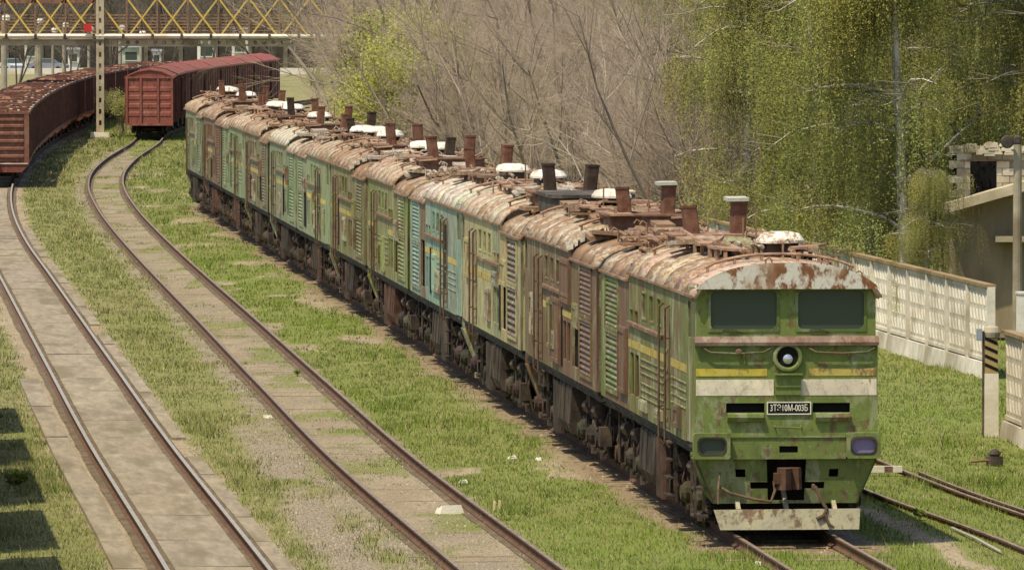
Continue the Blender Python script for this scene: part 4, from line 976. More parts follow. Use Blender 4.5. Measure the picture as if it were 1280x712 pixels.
def gondola_sill():
    mb = MB(); mb.box(-1.55,1.55,-.18,-.02,1.02,1.14); mb.hexa([(-1.2,-.16,.72),(1.2,-.16,.72),(1.2,-.05,.72),(-1.2,-.05,.72)],[(-1.5,-.16,1.02),(1.5,-.16,1.02),(1.5,-.05,1.02),(-1.5,-.05,1.02)])
    return mb.mesh('headstock', M['wagon'])
def scrap_load(seed):
    r = random.Random(seed); mb = MB(); mb.box(-1.42,1.42,.02,12.55,1.3,3.1)
    for k in range(90):
        x, y = r.uniform(-1.3,1.3), r.uniform(.2,12.4); z = 3.05+r.uniform(0,.35); a = r.uniform(0,PI); l, w = r.uniform(.15,.7), r.uniform(.1,.35); c, s = math.cos(a), math.sin(a)
        P = [(-l,-w),(l,-w),(l,w),(-l,w)]; P = [(max(-1.42,min(1.42,x+u*c-v*s)),y+u*s+v*c) for u,v in P]; t = r.uniform(-.12,.12)
        mb.hexa([(P[0][0],P[0][1],z-.15),(P[1][0],P[1][1],z-.15),(P[2][0],P[2][1],z-.15),(P[3][0],P[3][1],z-.15)], [(P[0][0],P[0][1],z+t),(P[1][0],P[1][1],z-t),(P[2][0],P[2][1],z-t),(P[3][0],P[3][1],z+t)])
    return mb.mesh('scrap_load', M['rust'])
def white_bits(seed):
    r = random.Random(seed); mb = MB()
    for k in range(5):
        y = r.uniform(.6,12.2); x = r.choice([1.50, r.uniform(-1.2,1.2), r.uniform(-1.2,1.2)]); z = 3.462
        mb.box(x-.05,x+.06,y-r.uniform(.1,.5),y,z,z+.03)
    return mb.mesh('frayed_rim', M['white'])
GL = 13.9
y = 361.5; k = 0
ords = ['nearest', 'second', 'third', 'fourth', 'fifth', 'sixth', 'seventh', 'eighth', 'ninth', 'tenth', 'eleventh', 'twelfth', 'thirteenth', 'fourteenth', 'fifteenth', 'sixteenth', 'seventeenth', 'eighteenth']
while k < 18:
    ym = y + 6.5; th = heading(T1, ym)
    p = Vector((float(T1(y)), y, .0)); R = random.Random(k)
    lab = 'brown gondola wagon with a ribbed end wall, nearest to the camera' if k == 0 else f'brown open gondola wagon of rusty scrap, {ords[k]} back in the left string'
    r = empty('gondola_wagon', p, th, lab, 'wagon', 'gondola wagons on the left track')
    c = lin(104+R.randint(-8,8), 67+R.randint(-5,5), 54+R.randint(-4,4), .25)
    for s in (-1,1): obj('side_wall', cm(('gs',s), lambda: gondola_side(s)), r, color=c)
    obj('end_wall', cm('ge', gondola_end), r, color=lin(122,80,64,.18)); obj('end_wall', cm('ge', gondola_end), r, (0,12.6,0), (0,0,PI), color=c)
    obj('headstock', cm('gh', gondola_sill), r, color=lin(122,68,56,.1))
    obj('running_gear', cm('gg', wagon_gear), r, color=(1,1,1,1)); obj('scrap_load', cm(('load',k%3), lambda: scrap_load(k%3)), r, color=(1.15,.95,.85,1))
    tag(obj('frayed_rim', cm(('fr',k%3), lambda: white_bits(k%3)), r, color=(.9,.88,.82,1)), kind='stuff')
    if k == 0: obj('sill_strip', MB().box(-1.5,1.5,-.21,-.18,1.10,1.15).mesh('sill_strip', M['white']), r, color=(.9,.85,.8,1))
    y += GL * math.cos(th); k += 1

def boxcar_body():
    mb = MB()
    for sx in (-1,1):
        x = sx*1.42; mb.box(min(x,x-sx*.05),max(x,x-sx*.05),0,13.6,1.05,3.82)
        for k in range(9): mb.box(min(x,x+sx*.05),max(x,x+sx*.05),.02+k*1.68,.12+k*1.68,1.05,3.8)
    return mb.mesh('side_wall', M['wagon'])
def boxcar_end():
    mb = MB(); mb.prism([(-1.42,1.0),(-1.42,3.84),(-.7,4.14),(0,4.24),(.7,4.14),(1.42,3.84),(1.42,1.0)], lambda u,w: (u,-.03,w), lambda u,w: (u,.03,w))
    for x in (-1.36,-.52,.52,1.36): mb.box(x-.06,x+.06,-.12,-.031,1.0,3.82)
    mb.box(-1.42,1.42,-.10,-.031,3.76,3.86); mb.box(-1.42,1.42,-.14,-.031,.92,1.06)
    for z in (1.6,2.1,2.6,3.1):
        for (a,b) in ((-1.28,-.6),(-.44,.44),(.6,1.28)): mb.prism([(-.031,z-.16),(-.06,z-.1),(-.06,z+.1),(-.031,z+.16)], lambda u,w: (a,u,w), lambda u,w: (b,u,w))
    return mb.mesh('end_wall', M['wagon'])
def boxcar_roof():
    mb = MB(); P = [(-1.50,3.78),(-1.46,3.87),(-.75,4.19),(0,4.30),(.75,4.19),(1.46,3.87),(1.50,3.78)]; I = [(x*.97,z-.05) for x,z in P]
    mb.prism(P + I[::-1], lambda u,w: (u,-.1,w), lambda u,w: (u,13.7,w))
    for k in range(7): mb.prism([(x*1.004,z+.012) for x,z in P] + I[::-1], lambda u,w: (u,.1+k*2.2,w), lambda u,w: (u,.18+k*2.2,w))
    return mb.mesh('roof', M['wagon'])
def boxcar_door(sx):
    mb = MB()
    for sx in (sx,):
        x = sx*1.475; mb.box(min(x,x+sx*.05),max(x,x+sx*.05),5.6,8.0,1.1,3.6)
        for yy in (5.7,6.8,7.9): mb.box(min(x+sx*.05,x+sx*.08),max(x+sx*.05,x+sx*.08),yy-.05,yy+.05,1.15,3.55)
    return mb.mesh('sliding_door', M['wagon'])
y = 472.0; k = 0
while k < 8:
    th = heading(T2, y+7); r = empty('boxcar', Vector((float(T2(y)), y, 0)), th, 'dark red boxcar facing the camera beside the far locomotives' if k == 0 else f'dark red boxcar with a low ridge roof, {ords[k]} back in its string', 'wagon', 'red boxcars behind the locomotives')
    c = lin(142,80,68,.08)
    obj('side_wall', cm('bb', boxcar_body), r, color=lin(104,54,48,.18))
    for e in (0,1): obj('end_wall', cm('be', boxcar_end), r, (0,13.6*e,0), (0,0,PI*e), color=c)
    obj('roof', cm('br', boxcar_roof), r, color=lin(142+k*2,82,70,.08)); [obj('sliding_door', cm(('bd',s), lambda: boxcar_door(s)), r, color=lin(98,48,42,.18)) for s in (-1,1)]
    obj('running_gear', cm('gg', wagon_gear), r, (0,.5,0), color=(.9,.85,.8,1))
    y += 14.7*math.cos(th); k += 1

# wagons standing left of the picture; only their shadows reach into it
def hopper_body():
    mb = MB()
    for (y0,y1,h) in ((0,9.3,3.85),): mb.hexa([(-1.2,y0+1,1.2),(1.2,y0+1,1.2),(1.2,y1-1,1.2),(-1.2,y1-1,1.2)],[(-1.55,y0,1.9),(1.55,y0,1.9),(1.55,y1,1.9),(-1.55,y1,1.9)]); mb.box(-1.55,1.55,y0,y1,1.9,h)
    for k in range(8): mb.box(-1.62,1.62,.1+k*1.28,.2+k*1.28,1.9,3.8)
    return mb.mesh('hopper_body', M['wagon'])
yy = 116.5; k = 0
while k < 5:
    x = -10.5 - .079*(yy-130); r = empty('hopper_wagon', (x, yy, 0), heading(T1, yy+5), f'hopper wagon left of the picture, {ords[k]} from the camera', 'wagon', 'hopper wagons left of the picture')
    obj('hopper_body', cm('hop', hopper_body), r, color=lin(110,80,66,.2)); 
    g = obj('running_gear', cm('gg', wagon_gear), r, color=(1,1,1,1)); g.scale = (1,.74,1)
    yy += 11.2; k += 1

# ------------------------------------------------------------------ footbridge over the tracks
BY = 483.0
def bridge():
    r = empty('footbridge', (0,BY,0), 0, 'steel footbridge with yellow crossed braces over the tracks', 'bridge')
    x0, x1, bay = -44.4, 4.0, 1.88; zb, zt = 6.05, 8.55; PX = -25.35
    YEL = (.50,.34,.06,1); BRN = lin(120,84,60)
    # girder: plain channels left of the pillar, web with round openings right of it
    g1 = MB(); g1.box(x0,PX-.35,-.06,.06,5.66,6.04); g1.box(x0,PX-.35,-.12,-.06,5.98,6.04); g1.box(x0,PX-.35,-.12,-.06,5.66,5.72)
    obj('girder', g1.mesh('girder', M['concrete']), r, color=(.85,.78,.68,1))
    g2 = MB(); n = int((x1-PX)/.56)
    for k in range(n):
        c = PX+.3+.56*k+.28; h = .19; w = .28; hole = [(c+.135*math.cos(2*PI*(j+.5)/8), 5.85+.135*math.sin(2*PI*(j+.5)/8)) for j in range(8)]
        out = [(c+w,5.85+h*.4),(c+w*.4,5.85+h),(c-w*.4,5.85+h),(c-w,5.85+h*.4),(c-w,5.85-h*.4),(c-w*.4,5.85-h),(c+w*.4,5.85-h),(c+w,5.85-h*.4)]
        for j in range(8):
            j2 = (j+1) % 8; g2.add([(out[j][0],-.05,out[j][1]),(out[j2][0],-.05,out[j2][1]),(hole[j2][0],-.05,hole[j2][1]),(hole[j][0],-.05,hole[j][1]), (hole[j][0],.05,hole[j][1]),(hole[j2][0],.05,hole[j2][1])], [(0,1,2,3),(3,2,5,4)])
        g2.add([(c+w,-.05,6.04),(c+w*.4,-.05,6.04),(c+w,-.05,5.926)],[(0,1,2)]); g2.add([(c-w,-.05,6.04),(c-w*.4,-.05,6.04),(c-w,-.05,5.926)],[(2,1,0)])
        g2.add([(c+w,-.05,5.66),(c+w*.4,-.05,5.66),(c+w,-.05,5.774)],[(2,1,0)]); g2.add([(c-w,-.05,5.66),(c-w*.4,-.05,5.66),(c-w,-.05,5.774)],[(0,1,2)])
    g2.box(PX+.3,x1,-.14,-.052,6.04,6.10); g2.box(PX+.3,x1,-.14,-.052,5.60,5.66)
    obj('girder', g2.mesh('girder', M['concrete']), r, color=(.92,.85,.70,1))
    obj('deck', MB().box(x0,x1,.0,2.6,5.96,6.10).mesh('deck', M['concrete']), r, color=(.8,.75,.7,1))
    pp = MB(); pp.tube([(x0,-.25,6.26),(-16,-.25,6.24),(x1,-.25,6.09)], .12, 8); obj('pipe', pp.mesh('pipe', M['white']), r, color=(1.1,1.1,1.08,1))
    cl = MB()
    for k in range(27): cl.box(x0+.6+k*1.8,x0+.75+k*1.8,-.40,-.1,6.10,6.36)
    tag(obj('pipe_clamp', cl.mesh('pipe_clamp', M['grime']), r, color=(1,1,1,1)), kind='stuff')
    nb = int((x1-x0)/bay)
    tc = obj('top_chord', MB().box(x0,PX,-.06,.06,8.25,8.6).mesh('top_chord', M['rust']), r, color=(1.2,1,.9,1))
    obj('top_chord', MB().box(PX,x1,-.05,.05,8.5,8.62).mesh('top_chord', M['rust']), r, color=(1.2,1,.9,1))
    for k in range(nb+1):
        x = x0 + k*bay; obj('truss_post', cm('tp', lambda: MB().box(-.05,.05,-.06,.06,6.04,8.52).mesh('truss_post', M['rust'])), r, (x,0,0), color=(1.3,1.2,1.1,1))
        if k < nb:
            obj('diagonal_brace', cm('db1', lambda: MB().bar((.1,-.09,8.45),(bay-.1,-.09,6.22),.05,.10).mesh('diagonal_brace', M['plain'])), r, (x,0,0), color=(.75,.52,.10,1))
            if k % 7 != 3: obj('diagonal_brace', cm('db2', lambda: MB().bar((.1,-.035,6.22),(bay-.1,-.035,8.45),.05,.10).mesh('diagonal_brace', M['plain'])), r, (x,0,0), color=(.70,.50,.14,1))
    for z in (6.38,6.57,6.76,6.95,7.14,7.33,7.52):
        obj('guard_bar', cm('gb', lambda: MB().box(x0,x1,.10,.13,-.022,.022).mesh('guard_bar', M['rust'])), r, (0,0,z), color=(2.0,1.9,1.3,1))
        obj('guard_bar', cm('gb', lambda: MB().box(x0,x1,.10,.13,-.022,.022).mesh('guard_bar', M['rust'])), r, (0,2.4,z), color=(1.6,1.5,1.2,1))
    p = MB()
    for s in (-1,1): p.box(PX+s*.16-.08,PX+s*.16+.08,-.35,-.16,.3,8.7)
    for k in range(12): p.box(PX-.081,PX+.081,-.33,-.2,.35+k*.7,.75+k*.7)
    obj('pillar', p.mesh('pillar', M['concrete']), r, color=(1.0,.95,.85,1))
    obj('pillar_foot', MB().hexa([(PX-.62,-.8,-.2),(PX+.62,-.8,-.2),(PX+.62,.4,-.2),(PX-.62,.4,-.2)],[(PX-.58,-.75,.32),(PX+.58,-.75,.32),(PX+.58,.35,.32),(PX-.58,.35,.32)]).mesh('pillar_foot', M['white']), r, color=(.95,.93,.88,1))
    obj('pillar_bracket', MB().box(PX-.42,PX+.3,-.42,-.36,5.95,6.04).mesh('pillar_bracket', M['grime']), r, color=(1.2,1.3,1.5,1))
    obj('red_sign', MB().box(PX-1.0,PX-.5,-.5,-.46,6.5,7.0).mesh('red_sign', M['plain']), r, color=(.62,.035,.03,1))
    obj('knee_brace', MB().bar((PX+.3,-.2,4.6),(PX+1.7,-.2,5.64),.1,.1).mesh('knee_brace', M['grime']), r, color=(1.4,1.3,1.1,1))
bridge()

# ------------------------------------------------------------------ concrete fence
FW = 3.2
def fence_panel(h=2.1, rows=4):
    mb = MB(); mb.box(-.045,.045,.10,FW-.10,.34,h)
    mb.box(-.075,-.045,.10,FW-.10,h-.10,h); mb.box(-.075,-.045,.10,FW-.10,.34,.42)
    for k in range(rows):
        z = .50 + k*.38
        for j in range(6):
            y = .28 + j*.47; 
            mb.add([(-.046,y,z),(-.046,y+.17,z),(-.046,y+.36,z+.28),(-.046,y+.19,z+.28),(-.076,y+.10,z+.04),(-.076,y+.27,z+.24)], [(0,4,1),(1,4,5,2),(2,5,3),(3,5,4,0)])
    return mb.mesh('fence_panel', M['concrete'])
def fence_post(): return MB().hexa([(-.10,-.09,-.3),(.10,-.09,-.3),(.10,.09,-.3),(-.10,.09,-.3)],[(-.09,-.08,2.12),(.09,-.08,2.12),(.09,.08,2.12),(-.09,.08,2.12)]).mesh('fence_post', M['concrete'])
def fence_cap(): return MB().box(-.14,.10,-.02,FW+.02,2.105,2.18).mesh('coping', M['concrete'])
def fence_foot(): return MB().hexa([(-.22,.0,-.3),(.2,.0,-.3),(.2,FW,-.3),(-.22,FW,-.3)],[(-.13,.0,.30),(.12,.0,.30),(.12,FW,.30),(-.13,FW,.30)]).mesh('footing', M['concrete'])
def fence(p0, p1, label, n, cols):
    p0 = Vector((p0.x,p0.y,0)); d = (Vector((p1.x,p1.y,0))-p0).normalized(); th = math.atan2(-d.x, d.y)
    r = empty('concrete_fence', p0, th, label, 'fence')
    for k in range(n):
        v = random.uniform(.92,1.04); c = (cols[0]*v, cols[1]*v, cols[2]*v, 1); rz = random.uniform(-.006,.006)
        obj('fence_panel', cm('fp', fence_panel), r, (0,k*FW,0), (0,random.uniform(-.01,.01),rz), c)
        obj('fence_post', cm('fpo', fence_post), r, (-.03,k*FW,0), color=c)
        obj('coping', cm('fc', fence_cap), r, (0,k*FW,0), color=(.62,.50,.36,1)); obj('footing', cm('ff', fence_foot), r, (0,k*FW,0), color=(c[0]*.95,c[1]*.97,c[2],1))
    return r
fence(G(1240,470), G(1100,427), 'long cream concrete fence with raised slanted teeth behind the lawn', 46, (1.42,1.48,1.62))
pn = Vector((10.25, 162.0, 0)); pn2 = G(1247,413,2.15); pq = G(1280,424,2.15)
dn = (Vector((pn2.x,pn2.y,0)) - Vector((pq.x,pq.y,0))).normalized()
p_start = Vector((pn.x,pn.y,0)) - dn * (FW*8)
fence(p_start, Vector((pn.x,pn.y,0)), 'near cream concrete fence at the right edge of the picture', 8, (1.28,1.28,1.30))
# gate posts
gp = empty('gate_post', G(1238,543), .1, 'whitewashed gate post with a yellow and black striped board', 'post')
obj('pillar', MB().hexa([(-.15,-.15,-.3),(.15,-.15,-.3),(.15,.15,-.3),(-.15,.15,-.3)],[(-.145,-.14,1.27),(.145,-.14,1.27),(.145,.14,1.27),(-.145,.14,1.27)]).mesh('pillar', M['white']), gp, color=(1,.98,.93,1))
obj('striped_board', MB().box(-.14,.13,-.13,-.09,1.27,2.0).mesh('striped_board', M['plain']), gp, color=(.50,.37,.16,1))
for k in range(4):
    z = 1.33 + k*.18; q = [(-.14,z+.10),(-.14,z+.17),(.13,z+.05),(.13,z-.02)]
    obj('black_stripe', MB().prism(q, lambda u,w: (u,-.136,w), lambda u,w: (u,-.131,w)).mesh('black_stripe', M['black']), gp)
obj('post_edge', MB().box(-.19,-.145,-.12,-.08,-.2,2.15).mesh('post_edge', M['grime']), gp, color=(1.6,1.5,1.4,1))
obj('grey_box', MB().box(-.30,-.2,-.16,-.02,1.95,2.2).mesh('grey_box', M['plain']), gp, color=(.36,.40,.42,1))
obj('concrete_lump', MB().lathe([(.08,1.98),(.17,2.02),(.19,2.12),(.15,2.22),(.06,2.27)], (.02,0,0), 'Z', 14).mesh('concrete_lump', M['concrete']), gp, color=(.8,.78,.74,1))
wp = empty('end_post', (12.05,182.4,0), .1, 'broad whitewashed end post of the long concrete fence', 'post')
obj('pillar', MB().box(-.28,.28,-.2,.2,-.2,2.12).mesh('pillar', M['white']), wp, color=(1,1,1,1)); obj('coping', MB().box(-.30,.30,-.22,.22,2.12,2.17).mesh('coping', M['white']), wp, color=(.9,.9,.88,1))
lp = empty('lamp_post', (11.9,184.5,0), 0, 'grey pole with a floodlight standing behind the fence', 'lamp post')
obj('pole', MB().tube([(0,0,-.2),(0,0,5.55)], [.125,.095], 12).mesh('pole', M['concrete']), lp, color=(.72,.70,.66,1))
fl = MB(); fl.lathe([(.07,0),(.10,-.05),(.15,-.2),(.16,-.26),(.13,-.28)], (-.26,-.02,5.62), 'Y', 14); fl.box(-.28,.1,-.03,.03,5.54,5.60); fl.lathe([(.05,.0),(.08,.06),(.08,.2),(.03,.24)], (.0,.0,5.53), 'Z', 10)
obj('floodlight', fl.mesh('floodlight', M['grime']), lp, color=(1.6,1.6,1.7,1))
# ruined building behind the fence
def ruin():
    bx = Vector((11.75, 207, 0)); r = empty('ruined_building', bx, -.03, 'roofless ruin with pale block wall and dark opening behind the fence', 'building')
    lw = MB(); lw.panel(0,5.5,0,3.69,[],lambda u,w,t: (u,t,w),.35); obj('plaster_wall', lw.mesh('plaster_wall', M['ochre']), r)
    R = random.Random(5); bm = cm('block', lambda: MB().box(0,.385,-.02,.3,0,.185).mesh('block', M['brickw']))
    for row in range(7):
        z = 3.70 + row*.195
        for c in range(14):
            x = -.2 + c*.40 + (.2 if row % 2 else 0)
            if row == 6 and R.random() < .45: continue
            a, b = x, x + .385
            if z < 4.62:
                if b > .35 and a < .35: b = .35
                elif a < 1.05 and b > 1.05: a = 1.05
                elif a >= .35 and b <= 1.05: continue
            if b - a > .06: obj('block', bm, r, (a, R.uniform(-.012,.012), z), (0,0,R.uniform(-.01,.01))).scale = ((b-a)/.385, 1, 1)
    obj('lintel', MB().box(.1,1.5,-.06,.3,4.66,4.70).mesh('lintel', M['rust']), r, color=(1.4,1.1,1,1))
    obj('room_shade', MB().box(-.1,5,.9,1.0,3.5,4.8).mesh('room_shade', M['black']), r)  # black sheet standing in for shade within the ruin
    sl = MB(); sl.hexa([(-.35,-1.0,3.30),(2.2,-1.0,4.02),(2.2,.3,4.02),(-.35,.3,3.30)],[(-.35,-1.0,3.56),(2.2,-1.0,4.28),(2.2,.3,4.28),(-.35,.3,3.56)]); obj('sloping_slab', sl.mesh('sloping_slab', M['concrete']), r, color=(1.25,1.2,1.1,1))
    obj('ledge_slab', MB().box(1.0,5.5,-.7,-.02,2.55,2.7).mesh('ledge_slab', M['concrete']), r, color=(1.0,.95,.85,1))
    obj('side_wall', MB().box(-.25,-.002,.1,5,0,3.25).mesh('side_wall', M['ochre']), r)
    rb = MB()
    for k in range(46): 
        x = R.uniform(-.1,3.5); z = 4.98 + R.uniform(-.05,.14); s = R.uniform(.05,.16); rb.hexa([(x-s,-.2,z-s),(x+s,-.18,z-s),(x+s,.3,z-s),(x-s,.3,z-s)],[(x-s*.7,-.15,z+s*.5),(x+s*.8,-.15,z+s*.3),(x+s*.7,.25,z+s*.5),(x-s*.8,.25,z+s*.2)])
    tag(obj('rubble', rb.mesh('rubble', M['brickw']), r), kind='stuff')
ruin()

# ------------------------------------------------------------------ small things in the yard
b = MB(); R = random.Random(3)
b.hexa([(-.33,-.25,-.02),(.30,-.3,-.02),(.34,.25,-.02),(-.28,.3,-.02)],[(-.26,-.2,.18),(.22,-.24,.20),(.28,.15,.14),(-.2,.2,.16)]); b.hexa([(-.4,-.1,-.02),(-.2,-.2,-.02),(-.2,.2,-.02),(-.38,.2,-.02)],[(-.36,-.05,.13),(-.24,-.12,.14),(-.22,.1,.12),(-.34,.1,.1)])
o = obj('concrete_rubble', b.mesh('concrete_rubble', M['white']), None, G(563,641), (0,0,.3), (.95,.93,.88,1)); tag(o, 'white chunk of rubble lying between the rails of the second track', 'rubble'); o.scale = (.7,.6,.8)
for (px, py, lb) in ((617.5,637,'left of two pale stakes standing in the grass by the track'), (624,636,'right of two pale stakes standing in the grass by the track')):
    o = obj('stake', MB().hexa([(-.02,-.02,-.05),(.02,-.02,-.05),(.02,.02,-.05),(-.02,.02,-.05)],[(-.03,-.02,.17),(.015,-.02,.16),(.015,.02,.16),(-.03,.02,.17)]).mesh('stake', M['white']), None, G(px,py), (0,.1,0), (.9,.75,.5,1)); tag(o, lb, 'stake')
sm = empty('switch_stand', G(1243,580), .3, 'small dark point lever in the grass on the right', 'switch')
obj('stand_body', MB().box(-.13,.13,-.13,.13,-.02,.16).lathe([(.09,.16),(.12,.2),(.09,.27),(.03,.3)], (0,0,0), 'Z', 10).mesh('stand_body', M['grime']), sm, color=(1.5,1.5,1.5,1))
obj('lever', MB().tube([(0,0,.22),(.16,.02,.25)], .025, 6).tube([(-.1,0,.08),(-.45,.1,.06)], .03, 6).mesh('lever', M['rust']), sm, color=(1.3,1.2,1,1))
o = obj('striped_beam', MB().box(-.5,.22,-.05,.05,.08,.20).mesh('striped_beam', M['white']), None, G(1113,595), (0,0,.05), (.95,.9,.82,1)); tag(o, 'low white beam across the grass beside the green locomotive', 'beam')
obj('rust_mark', MB().box(-.12,.04,-.054,-.051,.085,.195).mesh('rust_mark', M['rust']), o, color=(1,1,1,1))
for k, (px, py) in enumerate(((673,575),(175,563),(640,573),(948,706),(335,522),(580,603))):
    o = obj('litter', MB().hexa([(-.07,-.09,0),(.06,-.1,0),(.07,.08,0),(-.05,.1,0)],[(-.05,-.07,.05),(.05,-.08,.07),(.05,.05,.04),(-.05,.06,.06)]).mesh('litter', M['white']), None, G(px,py), (0,0,k), (.95,.97,1,1)); tag(o, ['scrap of white litter in the grass below the locomotives','scrap of white litter beside the leftmost track','second scrap of litter near the locomotives','scrap of white litter at the bottom edge near the loco rails','pale scrap of litter on the gravel','pale scrap of litter right of the second track'][k], 'litter')
# ------------------------------------------------------------------ trees
def rotv(d, ang, az):
    d = d.normalized(); u = d.cross(Vector((0,0,1)) if abs(d.z) < .95 else Vector((1,0,0))).normalized(); v = d.cross(u)
    return (d*math.cos(ang) + (u*math.cos(az)+v*math.sin(az))*math.sin(ang)).normalized()
def seg_mesh(name, S, mat, tones, sides=3):
    """S: list of (p, q, r0, r1, tone)"""
    P = np.array([s[0][:] for s in S]); Q = np.array([s[1][:] for s in S]); r0 = np.array([s[2] for s in S]); r1 = np.array([s[3] for s in S]); tn = np.array([tones[s[4]] for s in S])
    D = Q-P; D /= np.linalg.norm(D,axis=1,keepdims=True)+1e-9
    ref = np.where(np.abs(D[:,2:3]) < .9, np.array([[0,0,1.]]), np.array([[1.,0,0]])); A = np.cross(D, ref); A /= np.linalg.norm(A,axis=1,keepdims=True); B = np.cross(D, A)
    n = len(S); V = np.zeros((n, 2*sides, 3))
    for k in range(sides):
        t = 2*PI*k/sides; o = A*math.cos(t)+B*math.sin(t); V[:,k] = P+o*r0[:,None]; V[:,sides+k] = Q+o*r1[:,None]
    f = np.array([(k,(k+1)%sides,sides+(k+1)%sides,sides+k) for k in range(sides)]); Fc = (f[None]+(np.arange(n)*2*sides)[:,None,None]).reshape(-1,4)
    jit = tn*(.75+.5*RNG.random((n,1))); return np_mesh(name, V.reshape(-1,3), Fc, 4, mat, np.repeat(jit, 2*sides, 0))
TONES = [(.18,.145,.12),(.25,.198,.162),(.35,.275,.22),(.43,.335,.262),(.45,.355,.272)]
DARK = [(.10,.085,.07),(.12,.10,.085),(.14,.12,.10),(.16,.135,.11),(.17,.145,.115)]
def bare_tree(seed, h=9.0, stems=3, spread=.55, dens=1.0, tones=TONES):
    R = random.Random(seed); big = []; small = []
    def grow(p, d, L, r, lev):
        nseg = 4 if lev < 2 else (3 if lev == 2 else 2); pts = [p]; dirs = []
        for k in range(nseg):
            d = (d + Vector((R.gauss(0,.12),R.gauss(0,.12),R.gauss(.06 if lev < 3 else -.02,.10)))).normalized()
            q = pts[-1] + d*(L/nseg); ra = r*(1-.75*k/nseg); rb = r*(1-.75*(k+1)/nseg)
            (big if lev < 2 else small).append((pts[-1], q, ra, rb if lev < 4 else rb*.6, lev)); pts.append(q); dirs.append(d)
        if lev >= 4: return
        n = int(round({0: 8, 1: 7, 2: 7, 3: 5}[lev] * dens * R.uniform(.75,1.25)))
        for k in range(n):
            t = R.uniform(.22 if lev == 0 else .12, 1.0); i = min(nseg-1, int(t*nseg)); pp = pts[i].lerp(pts[i+1], t*nseg-i)
            grow(pp, rotv(dirs[i], R.uniform(.35,.95), R.uniform(0,2*PI)), L*R.uniform(.34,.58)*(1.15-.35*t), r*.42*(1.1-.5*t), lev+1)
    for s in range(stems):
        a = R.uniform(0,2*PI); d = Vector((math.cos(a)*spread*R.uniform(.2,1), math.sin(a)*spread*R.uniform(.2,1), 1)).normalized()
        grow(Vector((math.cos(a)*.3, math.sin(a)*.3, -.2)), d, h*R.uniform(.75,1.05), .10*h/9*R.uniform(.7,1.2), 0)
    return seg_mesh('trunk', big, M['twig'], tones, 5), seg_mesh('crown', small, M['twig'], tones, 3)
def leaf_mesh(name, C, size, tone, droop=0.0, aspect=2.0, spread=.35):
    n = len(C); a = RNG.random(n)*2*PI; el = RNG.normal(0,.6,n) - droop
    L = np.stack([np.cos(a)*np.cos(el), np.sin(a)*np.cos(el), np.sin(el)], 1); b = RNG.normal(size=(n,3)); Wd = np.cross(L, b); Wd /= np.linalg.norm(Wd,axis=1,keepdims=True)+1e-9
    s = (size*(.6+.8*RNG.random(n)))[:,None]; L = L*s*aspect*.5; Wd = Wd*s*.5
    V = np.stack([C-L, C+Wd, C+L, C-Wd], 1).reshape(-1,3); Fc = np.arange(n*4).reshape(-1,4)
    return np_mesh(name, V, Fc, 4, M['leaf'], np.repeat(tone, 4, 0))
